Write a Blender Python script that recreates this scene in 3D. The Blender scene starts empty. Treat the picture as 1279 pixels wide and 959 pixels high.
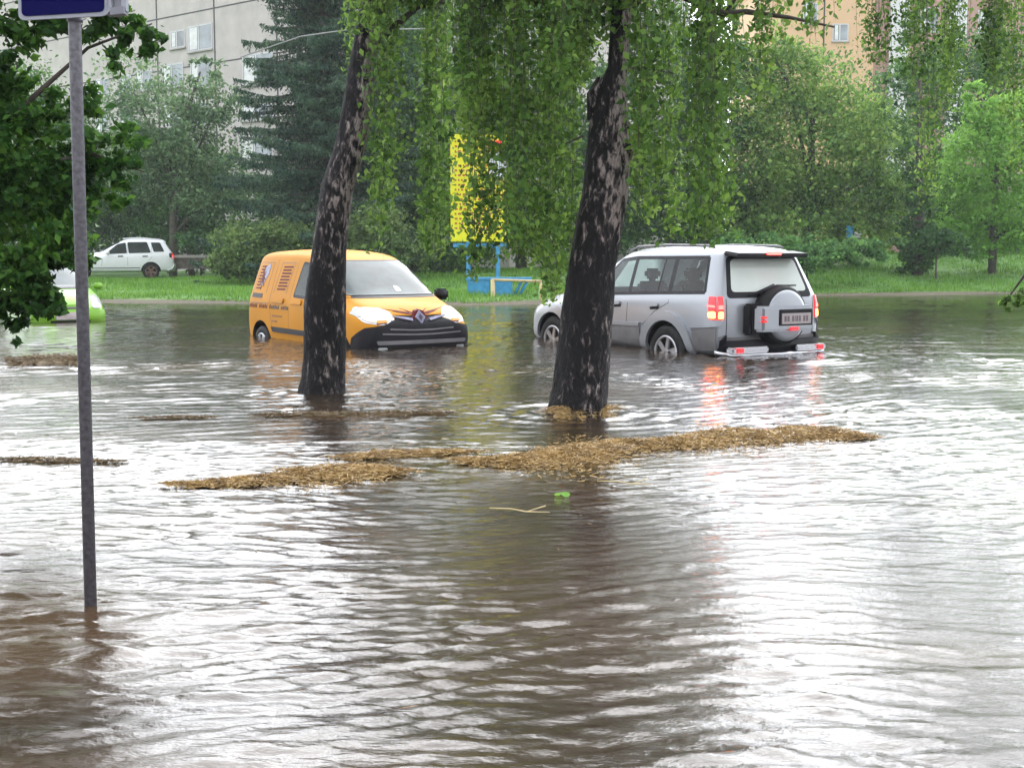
import bpy, bmesh, math, random
import numpy as np
from mathutils import Vector, Matrix
from mathutils.bvhtree import BVHTree
from mathutils.geometry import tessellate_polygon

random.seed(7)
RNG = np.random.default_rng(11)
SC = bpy.context.scene
COL = SC.collection
PI = math.pi

# ------------------------------------------------------------------ camera
FOC, PITCH, EYE = 1600.0, 0.103, 1.335      # focal length in photo pixels (1279 wide)
cam_d = bpy.data.cameras.new('camera')
cam = bpy.data.objects.new('camera', cam_d)
COL.objects.link(cam)
cam.location = (0, 0, EYE)
cam.rotation_euler = (PI / 2 - PITCH, 0, 0)
cam_d.sensor_width = 36
cam_d.lens = FOC / 1279 * 36
cam_d.clip_end = 1500
SC.camera = cam
FW = Vector((0, math.cos(PITCH), -math.sin(PITCH)))
UP = Vector((0, math.sin(PITCH), math.cos(PITCH)))
def ray(px, py):
    return FW + Vector((1, 0, 0)) * ((px - 639.5) / FOC) - UP * ((py - 479.5) / FOC)
def at(px, py, Y):                         # world point at distance Y seen at a photo pixel
    d = ray(px, py)
    return Vector((0, 0, EYE)) + d * (Y / d.y)
def gnd(px, py, z=0.0):
    d = ray(px, py)
    return Vector((0, 0, EYE)) + d * ((z - EYE) / d.z)

# ------------------------------------------------------------------ materials
def new_mat(name):
    m = bpy.data.materials.new(name); m.use_nodes = True
    nt = m.node_tree; b = nt.nodes['Principled BSDF']
    return m, nt, b
def N(nt, t, **kw):
    n = nt.nodes.new(t)
    for k, v in kw.items(): setattr(n, k, v)
    return n
def ramp(nt, stops):
    r = N(nt, 'ShaderNodeValToRGB')
    el = r.color_ramp.elements
    while len(el) > len(stops): el.remove(el[-1])
    while len(el) < len(stops): el.new(0.5)
    for e, (p, c) in zip(el, stops):
        e.position = p; e.color = (c[0], c[1], c[2], 1)
    return r
def simple(name, col, rough=.5, metal=0., noise=0., nscale=8., coat=0., emit=None, es=0., spec=.5, bump=0.):
    m, nt, b = new_mat(name)
    b.inputs['Roughness'].default_value = rough
    b.inputs['Metallic'].default_value = metal
    b.inputs['Coat Weight'].default_value = coat
    b.inputs['Coat Roughness'].default_value = .06
    b.inputs['Specular IOR Level'].default_value = spec
    tc = N(nt, 'ShaderNodeTexCoord')
    nz = N(nt, 'ShaderNodeTexNoise'); nz.inputs['Scale'].default_value = nscale; nz.inputs['Detail'].default_value = 6
    nt.links.new(tc.outputs['Object'], nz.inputs['Vector'])
    c = col
    r = ramp(nt, [(.3, [v * (1 - noise) for v in c]), (.7, [min(1, v * (1 + noise)) for v in c])])
    nt.links.new(nz.outputs['Fac'], r.inputs['Fac'])
    nt.links.new(r.outputs['Color'], b.inputs['Base Color'])
    if bump:
        bp = N(nt, 'ShaderNodeBump'); bp.inputs['Strength'].default_value = bump; bp.inputs['Distance'].default_value = .02
        nt.links.new(nz.outputs['Fac'], bp.inputs['Height']); nt.links.new(bp.outputs['Normal'], b.inputs['Normal'])
    if emit:
        b.inputs['Emission Color'].default_value = (*emit, 1); b.inputs['Emission Strength'].default_value = es
    return m
def leaf_mat(name, dark, mid, light, trans=.3, nscale=1.2):
    m, nt, b = new_mat(name)
    g = N(nt, 'ShaderNodeNewGeometry'); tc = N(nt, 'ShaderNodeTexCoord')
    nz = N(nt, 'ShaderNodeTexNoise'); nz.inputs['Scale'].default_value = nscale; nz.inputs['Detail'].default_value = 4
    nt.links.new(tc.outputs['Object'], nz.inputs['Vector'])
    mx = N(nt, 'ShaderNodeMath', operation='MULTIPLY_ADD'); mx.inputs[1].default_value = .55
    nt.links.new(g.outputs['Random Per Island'], mx.inputs[0])
    s = N(nt, 'ShaderNodeMath', operation='MULTIPLY_ADD'); s.inputs[1].default_value = 1.3; s.inputs[2].default_value = -.43
    nt.links.new(nz.outputs['Fac'], s.inputs[0]); nt.links.new(s.outputs[0], mx.inputs[2])
    r = ramp(nt, [(.1, dark), (.5, mid), (.95, light)])
    nt.links.new(mx.outputs[0], r.inputs['Fac'])
    nt.links.new(r.outputs['Color'], b.inputs['Base Color'])
    b.inputs['Roughness'].default_value = .55
    b.inputs['Specular IOR Level'].default_value = .22
    t = N(nt, 'ShaderNodeBsdfTranslucent')
    hs = N(nt, 'ShaderNodeHueSaturation'); hs.inputs['Value'].default_value = 1.5; hs.inputs['Hue'].default_value = .485
    nt.links.new(r.outputs['Color'], hs.inputs['Color']); nt.links.new(hs.outputs['Color'], t.inputs['Color'])
    ms = N(nt, 'ShaderNodeMixShader'); ms.inputs[0].default_value = trans
    out = nt.nodes['Material Output']
    nt.links.new(b.outputs[0], ms.inputs[1]); nt.links.new(t.outputs[0], ms.inputs[2]); nt.links.new(ms.outputs[0], out.inputs['Surface'])
    return m
M = {}
M['glass'] = simple('dark_glass', (.014, .020, .018), .05, spec=.14, noise=.8, nscale=2.5)  # base colour noise stands in for mottled reflections
M['cabin'] = simple('cabin_trim', (.045, .045, .045), .8, noise=.2)
M['wind'] = simple('windscreen_glass', (.035, .052, .056), .08, spec=.16, noise=.45, nscale=3)
M['skyglass'] = simple('sky_pale_glass', (.50, .54, .50), .12, spec=.5, noise=.05, nscale=3)  # bright sky reflection put into the rear window's base colour
M['rubber'] = simple('tyre_rubber', (.010, .010, .011), .6, noise=.2, spec=.2)
M['black'] = simple('black_plastic', (.009, .008, .011), .45, spec=.15, noise=.2)
M['seam'] = simple('seam_dark', (.03, .03, .03), .6)
M['chrome'] = simple('chrome', (.42, .42, .44), .22, metal=1.)
M['alloy'] = simple('alloy_rim', (.38, .38, .4), .3, metal=.7, noise=.2)
M['silver'] = simple('silver_paint', (.30, .315, .345), .34, metal=.35, noise=.04, nscale=2, coat=.35)
M['silver_low'] = simple('silver_paint_grimy', (.15, .145, .15), .5, metal=.1, noise=.2, nscale=5)
M['orange'] = simple('amber_yellow_paint', (.46, .19, .004), .5, noise=.09, nscale=1.5, coat=.05, spec=.12)
M['orange_dark'] = simple('amber_paint_shadow_line', (.22, .085, .012), .5, noise=.2)  # shade of pressed edges painted as darker amber; seams and lettering share it
M['white'] = simple('white_paint', (.60, .61, .63), .35, coat=.2, noise=.03)
M['lime'] = simple('lime_paint', (.15, .33, .02), .35, coat=.2, spec=.3, noise=.05)
M['amberlamp'] = simple('lit_amber_lamp', (.8, .35, .05), .2, emit=(1, .40, .05), es=5)
M['redlit'] = simple('lit_red_lamp', (.6, .02, .02), .2, emit=(1, .03, .025), es=8)
M['red'] = simple('red_lamp', (.40, .02, .03), .2, emit=(1, .02, .025), es=.7)
M['darkred'] = simple('dark_red_graphic', (.10, .012, .012), .5, spec=.1)
M['lilac'] = simple('lilac_grey_graphic', (.16, .15, .24), .4, noise=.3, nscale=20)
M['headlit'] = simple('lit_headlamp', (.45, .42, .36), .1, noise=.35, nscale=11, emit=(1, .85, .62), es=.35)
M['headoff'] = simple('headlamp_glass', (.34, .35, .36), .08, spec=.9, noise=.2, nscale=14)
M['turn'] = simple('amber_indicator', (.7, .25, .04), .15)
M['rust'] = simple('mud_brown_hub', (.12, .065, .045), .7, noise=.3)
M['plate'] = simple('licence_plate_white', (.36, .31, .31), .4, noise=.1)
M['ink'] = simple('plate_ink', (.13, .10, .11), .5)
M['steel'] = simple('galvanised_steel', (.12, .115, .13), .5, metal=.1, spec=.25, noise=.35, nscale=60, bump=.2)
M['signblue'] = simple('sign_blue', (.004, .004, .055), .7, spec=.05, noise=.08, nscale=20)
M['signwhite'] = simple('sign_white', (.25, .26, .30), .5, noise=.05, nscale=20)
M['signgrey'] = simple('sign_back_grey', (.16, .16, .19), .5, noise=.15)
M['yellow'] = simple('billboard_yellow', (.62, .60, .02), .5, spec=.2, noise=.05)
M['bluepaint'] = simple('blue_paint', (.03, .22, .42), .5, noise=.2)
M['tan'] = simple('tan_pipe_paint', (.42, .33, .16), .5, noise=.2)
M['concrete'] = simple('pale_concrete', (.33, .31, .30), .85, noise=.15, nscale=3)
M['peach'] = simple('peach_render', (.55, .36, .22), .85, noise=.05, nscale=1)
M['pink'] = simple('pink_brick', (.36, .22, .19), .9, noise=.12, nscale=3)
M['whitewall'] = simple('white_render', (.6, .6, .63), .8, noise=.05)
M['winframe'] = simple('window_frame', (.45, .45, .46), .5)
M['winglass'] = simple('window_pane', (.16, .19, .21), .12, noise=.6, nscale=.9, spec=.9)
M['curtain'] = simple('window_curtain', (.6, .6, .6), .7, noise=.15, nscale=3)
M['cable'] = simple('pale_cable', (.25, .26, .25), .6)
M['twig'] = simple('twig_bark', (.05, .038, .032), .8, noise=.3)
M['trunkbg'] = simple('grey_brown_bark', (.07, .06, .05), .9, noise=.4, nscale=6, bump=.5)

def clear_glass():
    m, nt, b = new_mat('tinted_clear_glass')
    t = N(nt, 'ShaderNodeBsdfTransparent'); t.inputs['Color'].default_value = (.52, .60, .56, 1)
    g = N(nt, 'ShaderNodeBsdfGlossy'); g.inputs['Roughness'].default_value = .03
    f = N(nt, 'ShaderNodeFresnel'); f.inputs['IOR'].default_value = 1.35
    mx = N(nt, 'ShaderNodeMixShader'); nt.links.new(f.outputs[0], mx.inputs[0]); nt.links.new(t.outputs[0], mx.inputs[1]); nt.links.new(g.outputs[0], mx.inputs[2])
    nt.links.new(mx.outputs[0], nt.nodes['Material Output'].inputs['Surface']); nt.nodes.remove(b)
    return m
M['clearglass'] = clear_glass()
def straw_mat(name, v):
    m, nt, b = new_mat(name)
    g = N(nt, 'ShaderNodeNewGeometry'); tc = N(nt, 'ShaderNodeTexCoord')
    nz = N(nt, 'ShaderNodeTexNoise'); nz.inputs['Scale'].default_value = 9
    nt.links.new(tc.outputs['Object'], nz.inputs['Vector'])
    a = N(nt, 'ShaderNodeMath', operation='MULTIPLY_ADD'); a.inputs[1].default_value = .5
    s = N(nt, 'ShaderNodeMath', operation='MULTIPLY_ADD'); s.inputs[1].default_value = 1.2; s.inputs[2].default_value = -.35
    nt.links.new(g.outputs['Random Per Island'], a.inputs[0]); nt.links.new(nz.outputs['Fac'], s.inputs[0]); nt.links.new(s.outputs[0], a.inputs[2])
    r = ramp(nt, [(p, tuple(q * v for q in c)) for p, c in ((.05, (.13, .075, .028)), (.4, (.29, .18, .06)), (.9, (.46, .31, .12)))])
    nt.links.new(a.outputs[0], r.inputs['Fac']); nt.links.new(r.outputs['Color'], b.inputs['Base Color'])
    b.inputs['Roughness'].default_value = .45
    return m
M['straw'] = straw_mat('floating_straw', 1.)
M['litter'] = straw_mat('brown_litter', .42)

def bark_mat(name, pale=(.30, .255, .24)):
    m, nt, b = new_mat(name)
    tc = N(nt, 'ShaderNodeTexCoord'); mp = N(nt, 'ShaderNodeMapping')
    mp.inputs['Scale'].default_value = (1, 1, .42)
    nt.links.new(tc.outputs['Object'], mp.inputs['Vector'])
    n1 = N(nt, 'ShaderNodeTexNoise'); n1.inputs['Scale'].default_value = 22; n1.inputs['Detail'].default_value = 7; n1.inputs['Roughness'].default_value = .62; n1.inputs['Distortion'].default_value = .5
    n2 = N(nt, 'ShaderNodeTexNoise'); n2.inputs['Scale'].default_value = 40; n2.inputs['Detail'].default_value = 6
    n3 = N(nt, 'ShaderNodeTexNoise'); n3.inputs['Scale'].default_value = 3.2; n3.inputs['Detail'].default_value = 2
    for n in (n1, n2, n3): nt.links.new(mp.outputs[0], n.inputs['Vector'])
    sep = N(nt, 'ShaderNodeSeparateXYZ'); nt.links.new(tc.outputs['Object'], sep.inputs[0])
    # paler with height: the old bark near the ground is black and fissured, the young bark above is white
    h = N(nt, 'ShaderNodeMapRange'); h.inputs['From Min'].default_value = .1; h.inputs['From Max'].default_value = 3.0
    h.inputs['To Min'].default_value = -.055; h.inputs['To Max'].default_value = .085
    nt.links.new(sep.outputs['Z'], h.inputs['Value'])
    side = N(nt, 'ShaderNodeMath', operation='MULTIPLY_ADD'); side.inputs[1].default_value = .5; side.inputs[2].default_value = -.25
    nt.links.new(n3.outputs['Fac'], side.inputs[0])
    a = N(nt, 'ShaderNodeMath', operation='ADD'); nt.links.new(n1.outputs['Fac'], a.inputs[0]); nt.links.new(h.outputs[0], a.inputs[1])
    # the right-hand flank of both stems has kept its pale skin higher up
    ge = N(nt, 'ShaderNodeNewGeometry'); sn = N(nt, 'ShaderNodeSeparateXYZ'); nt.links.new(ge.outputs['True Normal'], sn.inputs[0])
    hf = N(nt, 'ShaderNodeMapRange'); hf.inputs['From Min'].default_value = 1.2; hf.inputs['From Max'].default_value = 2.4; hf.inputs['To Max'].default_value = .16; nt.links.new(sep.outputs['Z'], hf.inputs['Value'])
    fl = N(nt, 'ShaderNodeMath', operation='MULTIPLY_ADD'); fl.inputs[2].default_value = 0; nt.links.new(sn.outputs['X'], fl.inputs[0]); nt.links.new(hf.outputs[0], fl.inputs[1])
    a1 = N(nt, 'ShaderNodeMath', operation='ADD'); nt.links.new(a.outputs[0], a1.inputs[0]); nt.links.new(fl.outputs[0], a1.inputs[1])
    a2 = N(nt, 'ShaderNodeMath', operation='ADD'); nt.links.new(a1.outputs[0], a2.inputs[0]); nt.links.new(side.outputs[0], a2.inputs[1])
    r = ramp(nt, [(.0, (.006, .005, .006)), (.50, (.010, .009, .010)), (.57, (.055, .046, .046)), (.66, pale), (1, [v * 1.3 for v in pale])])
    nt.links.new(a2.outputs[0], r.inputs['Fac'])
    mul = N(nt, 'ShaderNodeMixRGB', blend_type='MULTIPLY'); mul.inputs[0].default_value = .7
    r2 = ramp(nt, [(.35, (.45, .42, .42)), (.6, (1, 1, 1))]); nt.links.new(n2.outputs['Fac'], r2.inputs['Fac'])
    nt.links.new(r.outputs['Color'], mul.inputs[1]); nt.links.new(r2.outputs['Color'], mul.inputs[2])
    nt.links.new(mul.outputs[0], b.inputs['Base Color'])
    b.inputs['Roughness'].default_value = .7; b.inputs['Specular IOR Level'].default_value = .15
    bp = N(nt, 'ShaderNodeBump'); bp.inputs['Strength'].default_value = .8; bp.inputs['Distance'].default_value = .03
    ad = N(nt, 'ShaderNodeMath', operation='ADD'); nt.links.new(n1.outputs['Fac'], ad.inputs[0]); nt.links.new(n2.outputs['Fac'], ad.inputs[1])
    nt.links.new(ad.outputs[0], bp.inputs['Height']); nt.links.new(bp.outputs['Normal'], b.inputs['Normal'])
    return m
M['birch'] = bark_mat('birch_bark')

# ------------------------------------------------------------------ object helpers
def tag(o, label=None, cat=None, group=None, kind=None):
    if label: o['label'] = label
    if cat: o['category'] = cat
    if group: o['group'] = group
    if kind: o['kind'] = kind
    return o
def empty(name, loc=(0, 0, 0), rz=0., parent=None):
    o = bpy.data.objects.new(name, None); COL.objects.link(o)
    o.location = loc; o.rotation_euler = (0, 0, rz); o.empty_display_size = .2
    if parent: o.parent = parent
    return o
def link_mesh(name, me, mat, parent=None, smooth=True):
    o = bpy.data.objects.new(name, me); COL.objects.link(o)
    if mat: me.materials.append(mat)
    if parent: o.parent = parent
    if smooth: me.shade_smooth()
    return o
def pymesh(name, v, f, mat, parent=None, smooth=True):
    me = bpy.data.meshes.new(name); me.from_pydata([tuple(p) for p in v], [], f); me.update()
    return link_mesh(name, me, mat, parent, smooth)
def bm_obj(name, bm, mat, parent=None, smooth=False):
    bmesh.ops.recalc_face_normals(bm, faces=bm.faces)
    me = bpy.data.meshes.new(name); bm.to_mesh(me); bm.free()
    return link_mesh(name, me, mat, parent, smooth)
def npmesh(name, V, k, mat, parent=None, smooth=False):      # V: (n*k,3) faces of k consecutive vertices
    V = np.asarray(V, np.float32).reshape(-1, 3); n = len(V) // k
    me = bpy.data.meshes.new(name)
    me.vertices.add(len(V)); me.vertices.foreach_set('co', V.ravel())
    me.loops.add(n * k); me.loops.foreach_set('vertex_index', np.arange(n * k, dtype=np.int32))
    me.polygons.add(n); me.polygons.foreach_set('loop_start', np.arange(0, n * k, k, dtype=np.int32))
    me.update(calc_edges=True)
    return link_mesh(name, me, mat, parent, smooth)
def box(bm, x0, x1, y0, y1, z0, z1, bevel=0.):
    r = bmesh.ops.create_cube(bm, size=1.)
    vs = r['verts']
    for v in vs:
        v.co = Vector(((x0 + x1) / 2 + v.co.x * (x1 - x0), (y0 + y1) / 2 + v.co.y * (y1 - y0), (z0 + z1) / 2 + v.co.z * (z1 - z0)))
    if bevel:
        es = set(e for v in vs for e in v.link_edges)
        bmesh.ops.bevel(bm, geom=list(es), offset=bevel, segments=2, affect='EDGES')
def box_obj(name, b, mat, parent=None, bevel=0.):
    bm = bmesh.new(); box(bm, *b, bevel=bevel); return bm_obj(name, bm, mat, parent)
def tube_v(path, rad, sides=8, lump=0., seed=0, cap=True):
    path = [Vector(p) for p in path]; n = len(path)
    if not hasattr(rad, '__len__'): rad = [rad] * n
    V = []; F = []
    prev = None
    for i, p in enumerate(path):
        t = (path[min(i + 1, n - 1)] - path[max(i - 1, 0)]).normalized()
        if prev is None:
            a = Vector((1, 0, 0)) if abs(t.x) < .9 else Vector((0, 1, 0))
        else: a = prev
        u = (a - t * a.dot(t)).normalized(); w = t.cross(u); prev = u
        for j in range(sides):
            an = 2 * PI * j / sides
            r = rad[i]
            if lump:
                r *= 1 + lump * (math.sin(an * 3 + i * .11 + seed) * .5 + math.sin(an * 5 - i * .23 + seed * 2) * .4 + math.sin(an * 11 + i * 1.3) * .25 + random.uniform(-.35, .35))
            V.append(p + u * (math.cos(an) * r) + w * (math.sin(an) * r))
    for i in range(n - 1):
        for j in range(sides):
            a = i * sides + j; b = i * sides + (j + 1) % sides
            F.append((a, b, b + sides, a + sides))
    if cap:
        F.append(tuple(range(sides - 1, -1, -1))); F.append(tuple(range((n - 1) * sides, n * sides)))
    return V, F
def tube(name, path, rad, mat, parent=None, sides=8, **k):
    V, F = tube_v(path, rad, sides, **k); return pymesh(name, V, F, mat, parent)
def tubes(name, items, mat, parent=None, sides=5):
    V = []; F = []
    for path, rad in items:
        v, f = tube_v(path, rad, sides, cap=False); o = len(V)
        V += v; F += [tuple(i + o for i in q) for q in f]
    return pymesh(name, V, F, mat, parent)
def rounded(poly, r, seg=4):
    out = []; n = len(poly)
    for i in range(n):
        p0 = Vector(poly[i - 1]); p = Vector(poly[i]); p1 = Vector(poly[(i + 1) % n])
        a = (p0 - p); b = (p1 - p); rr = min(r, a.length * .45, b.length * .45)
        A = p + a.normalized() * rr; B = p + b.normalized() * rr
        for s in range(seg + 1):
            t = s / seg
            out.append(tuple(A * (1 - t) ** 2 + p * 2 * t * (1 - t) + B * t * t))
    return out

# ------------------------------------------------------------------ foliage
def rand_unit(n):
    v = RNG.normal(size=(n, 3)); return v / np.linalg.norm(v, axis=1, keepdims=True)
def leaf_quads(C, size, up=.5, droop=0., aspect=.62):
    n = len(C)
    nrm = rand_unit(n); nrm[:, 2] = nrm[:, 2] + up; nrm /= np.linalg.norm(nrm, axis=1, keepdims=True)
    a = rand_unit(n); a[:, 2] -= droop
    a -= nrm * (a * nrm).sum(1, keepdims=True); a /= np.linalg.norm(a, axis=1, keepdims=True) + 1e-9
    b = np.cross(nrm, a)
    s = size * RNG.uniform(.45, 1.35, (n, 1)) * .5
    V = np.stack([C - a * s, C + b * s * aspect + nrm * s * .25 - a * s * .15, C + a * s * 1.15, C - b * s * aspect + nrm * s * .25 - a * s * .15], 1)
    return V.reshape(-1, 3)
def blob_points(c, r, n, clump=.22, per=55, shell=.55):
    """leaf positions gathered in clumps through an ellipsoid, with an uneven outline"""
    c = np.array(c); r = np.array(r)
    m = max(3, n // per)
    d = rand_unit(m); rad = RNG.uniform(shell ** 3, 1, (m, 1)) ** (1 / 3) * RNG.uniform(.82, 1.12, (m, 1))
    cc = c + d * rad * r
    idx = RNG.integers(0, m, n)
    sp = clump * r.min() * RNG.uniform(.5, 1.3, (m, 1))
    off = RNG.normal(size=(n, 3)) * np.array([1, 1, .55]) * sp[idx]
    return cc[idx] + off
def plant_tree(name, label, cat, base, blobs, lmat, lsize, group=None, trunk_r=.12, bark=None, up=.5, limbs=True, droop=.2, clump=.22, shell=.5, per=55):
    """blobs: (centre, radii, count). trunk and limbs reach every part of the crown"""
    base = Vector(base)
    r = tag(empty(name, base), label, cat, group)
    P = np.concatenate([blob_points(c, rr, n, clump, per, shell) for c, rr, n in blobs]) - np.array(base)
    P = P[P[:, 2] > .02]
    npmesh('crown', leaf_quads(P, lsize, up, droop), 4, lmat, r)
    cs = [Vector(c) - base for c, rr, n in blobs]
    top = max(cs, key=lambda v: v.z); mid = sum(cs, Vector()) / len(cs)
    path = [Vector((0, 0, -.5)), Vector((mid.x * .15, mid.y * .15, top.z * .3)), Vector((mid.x * .6, mid.y * .6, top.z * .65)), top]
    V, F = tube_v(path, [trunk_r * 1.15, trunk_r, trunk_r * .7, trunk_r * .25], 8)
    for c in cs:
        if limbs and c is not top:
            t = random.uniform(.3, .6)
            s = Vector((mid.x * t * .6, mid.y * t * .6, min(top.z * t, max(.1, c.z * .6))))
            v, f = tube_v([s, (s + c) / 2 + Vector((0, 0, .1)), c], [trunk_r * .5, trunk_r * .3, trunk_r * .12], 6)
            o = len(V); V += v; F += [tuple(i + o for i in q) for q in f]
    pymesh('trunk', V, F, bark or M['trunkbg'], r)
    return r
def pix_blobs(Y, L, depth=.8, dens=1.):
    """(px, py, rx, ry, n) -> ellipsoids at distance Y"""
    out = []
    for px, py, rx, ry, n in L:
        s = Y / FOC
        out.append((tuple(at(px, py, Y)), (rx * s, max(rx, ry) * s * depth, ry * s), int(n * dens)))
    return out
HAZE = 0.0005
EXPO = 1.1
# ------------------------------------------------------------------ vehicles
def half_section(R):
    xb, xm, xbt, xt, z0, w, zbt, wb, zr, wr, cr = R
    d = min(.09, (zr - zbt) * .4)
    zm = z0 + (zbt - z0) * .5
    return [(xb, 0, z0), (xb, w * .85, z0), (xb * .7 + xm * .3, w * .975, z0 + .06), (xm, w, zm), (xm * .4 + xbt * .6, w * .985, zbt - .07),
            (xbt, wb, zbt), (xt * .93 + xbt * .07, wr + (wb - wr) * .13, zr - d), (xt, wr - .01, zr - d * .35), (xt, wr * .86, zr + cr * .3), (xt, wr * .45, zr + cr * .8), (xt, 0, zr + cr)]
def build_body(name, rings, wells, mat, parent, well_r=.42, sub=2, rooms=()):
    secs = [half_section(R) for R in rings]; K = len(secs[0])
    V = []; F = []
    idx = []
    for s in secs:
        L = []; Rr = []
        for k, p in enumerate(s):
            V.append(p); L.append(len(V) - 1)
        for k, p in enumerate(s):
            if k in (0, K - 1): Rr.append(L[k])
            else: V.append((p[0], -p[1], p[2])); Rr.append(len(V) - 1)
        idx.append((L, Rr))
    for (L0, R0), (L1, R1) in zip(idx, idx[1:]):
        for k in range(K - 1):
            F.append((L0[k], L1[k], L1[k + 1], L0[k + 1])); F.append((R0[k + 1], R1[k + 1], R1[k], R0[k]))
    for L, Rr, fl in ((*idx[0], 1), (*idx[-1], 0)):
        for k in range(K - 1):
            if k == 0: f = (L[0], L[1], Rr[1])
            elif k == K - 2: f = (L[k], L[k + 1], Rr[k])
            else: f = (L[k], L[k + 1], Rr[k + 1], Rr[k])
            F.append(f if fl else f[::-1])
    me = bpy.data.meshes.new(name); me.from_pydata(V, [], F); me.update()
    o = bpy.data.objects.new(name, me); COL.objects.link(o)
    me.materials.append(mat); me.materials.append(M['black'])
    bm = bmesh.new(); bm.from_mesh(me); bmesh.ops.recalc_face_normals(bm, faces=bm.faces); bm.to_mesh(me); bm.free()
    s = o.modifiers.new('s', 'SUBSURF'); s.levels = sub; s.render_levels = sub
    cut = []
    for (x, z, side) in wells:
        bm = bmesh.new()
        bmesh.ops.create_cone(bm, cap_ends=True, segments=40, radius1=well_r, radius2=well_r, depth=.6,
                              matrix=Matrix.Translation((x, side * .88, z)) @ Matrix.Rotation(PI / 2, 4, 'X'))
        cm = bpy.data.meshes.new('c'); bm.to_mesh(cm); bm.free(); cm.materials.append(M['black'])
        co = bpy.data.objects.new('c', cm); COL.objects.link(co); cut.append(co)
        b = o.modifiers.new('b', 'BOOLEAN'); b.operation = 'DIFFERENCE'; b.object = co; b.solver = 'EXACT'
    for poly, y0, y1 in rooms:                       # the cabin seen through the window openings
        n = len(poly); Vp = [(x, y0, z) for x, z in poly] + [(x, y1, z) for x, z in poly]
        cm = bpy.data.meshes.new('c'); cm.from_pydata(Vp, [], [tuple(range(n)), tuple(range(2 * n - 1, n - 1, -1))] + [(i, (i + 1) % n, n + (i + 1) % n, n + i) for i in range(n)])
        bm = bmesh.new(); bm.from_mesh(cm); bmesh.ops.recalc_face_normals(bm, faces=bm.faces); bm.to_mesh(cm); bm.free(); cm.materials.append(M['cabin'])
        co = bpy.data.objects.new('c', cm); COL.objects.link(co); cut.append(co)
        b = o.modifiers.new('b', 'BOOLEAN'); b.operation = 'DIFFERENCE'; b.object = co; b.solver = 'EXACT'
    dg = bpy.context.evaluated_depsgraph_get()
    ev = o.evaluated_get(dg)
    m2 = bpy.data.meshes.new_from_object(ev); m2.name = name
    # surface tree of the uncut shell, for laying panels on it
    for md in list(o.modifiers):
        if md.type == 'BOOLEAN': o.modifiers.remove(md)
    dg.update(); ev = o.evaluated_get(bpy.context.evaluated_depsgraph_get())
    bm = bmesh.new(); bm.from_mesh(ev.to_mesh()); bmesh.ops.triangulate(bm, faces=bm.faces); bvh = BVHTree.FromBMesh(bm); bm.free()
    o.modifiers.clear(); o.data = m2
    for c in cut: bpy.data.objects.remove(c)
    m2.shade_smooth(); m2.set_sharp_from_angle(angle=math.radians(40))
    o.parent = parent
    return o, bvh
AX = {'L': lambda a, b: (Vector((a, 3, b)), Vector((0, -1, 0))), 'R': lambda a, b: (Vector((a, -3, b)), Vector((0, 1, 0))),
      'F': lambda a, b: (Vector((6, a, b)), Vector((-1, 0, 0))), 'B': lambda a, b: (Vector((-4, a, b)), Vector((1, 0, 0))),
      'T': lambda a, b: (Vector((a, b, 4)), Vector((0, 0, -1)))}
def panel(name, bvh, poly, ax, off, mat, parent, step=.09, thick=.012, r=0., bulge=0., label=None):
    """a thin plate whose outline is given side-on and which follows the body's surface"""
    if r: poly = rounded(poly, r)
    bm = bmesh.new()
    vs_ = [bm.verts.new((p[0], p[1], 0)) for p in poly]
    for t_ in tessellate_polygon([[Vector((p[0], p[1], 0)) for p in poly]]):
        try: bm.faces.new([vs_[i] for i in t_])
        except ValueError: pass
    xs = [p[0] for p in poly]; ys = [p[1] for p in poly]
    for a, lo, hi in ((0, min(xs), max(xs)), (1, min(ys), max(ys))):
        k = int((hi - lo) / step)
        for i in range(1, k + 1):
            c = [0, 0, 0]; c[a] = lo + (hi - lo) * i / (k + 1); n = [0, 0, 0]; n[a] = 1
            bmesh.ops.bisect_plane(bm, geom=bm.verts[:] + bm.edges[:] + bm.faces[:], plane_co=c, plane_no=n)
    bm.verts.ensure_lookup_table(); bm.verts.index_update()
    cx, cy = (min(xs) + max(xs)) / 2, (min(ys) + max(ys)) / 2; hx, hy = (max(xs) - min(xs)) / 2 + 1e-6, (max(ys) - min(ys)) / 2 + 1e-6
    top = []; bot = []
    for v in bm.verts:
        o, d = AX[ax](v.co.x, v.co.y)
        h, n, _, _ = bvh.ray_cast(o, d)
        if h is None: h, n, _, _ = bvh.find_nearest(o + d * 2.1)
        if n.dot(d) > 0: n = -n
        q = bulge * max(0, 1 - ((v.co.x - cx) / hx) ** 2) * max(0, 1 - ((v.co.y - cy) / hy) ** 2) if bulge else 0
        top.append(h + n * (off + q)); bot.append(h + n * (off - thick) if off > 0 else h - n * thick)
    V = top[:]; F = [tuple(v.index for v in f.verts) for f in bm.faces]
    be = [e for e in bm.edges if len(e.link_faces) == 1]
    mp = {}
    for e in be:
        for v in e.verts:
            if v.index not in mp: mp[v.index] = len(V); V.append(bot[v.index])
    for e in be:
        a, b = e.verts[0].index, e.verts[1].index
        F.append((a, b, mp[b], mp[a]))
    bm.free()
    me = bpy.data.meshes.new(name); me.from_pydata([tuple(p) for p in V], [], F); me.update()
    b2 = bmesh.new(); b2.from_mesh(me); bmesh.ops.recalc_face_normals(b2, faces=b2.faces); b2.to_mesh(me); b2.free()
    o = link_mesh(name, me, mat, parent, True); me.set_sharp_from_angle(angle=math.radians(45))
    if label: o['label'] = label
    return o
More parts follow.
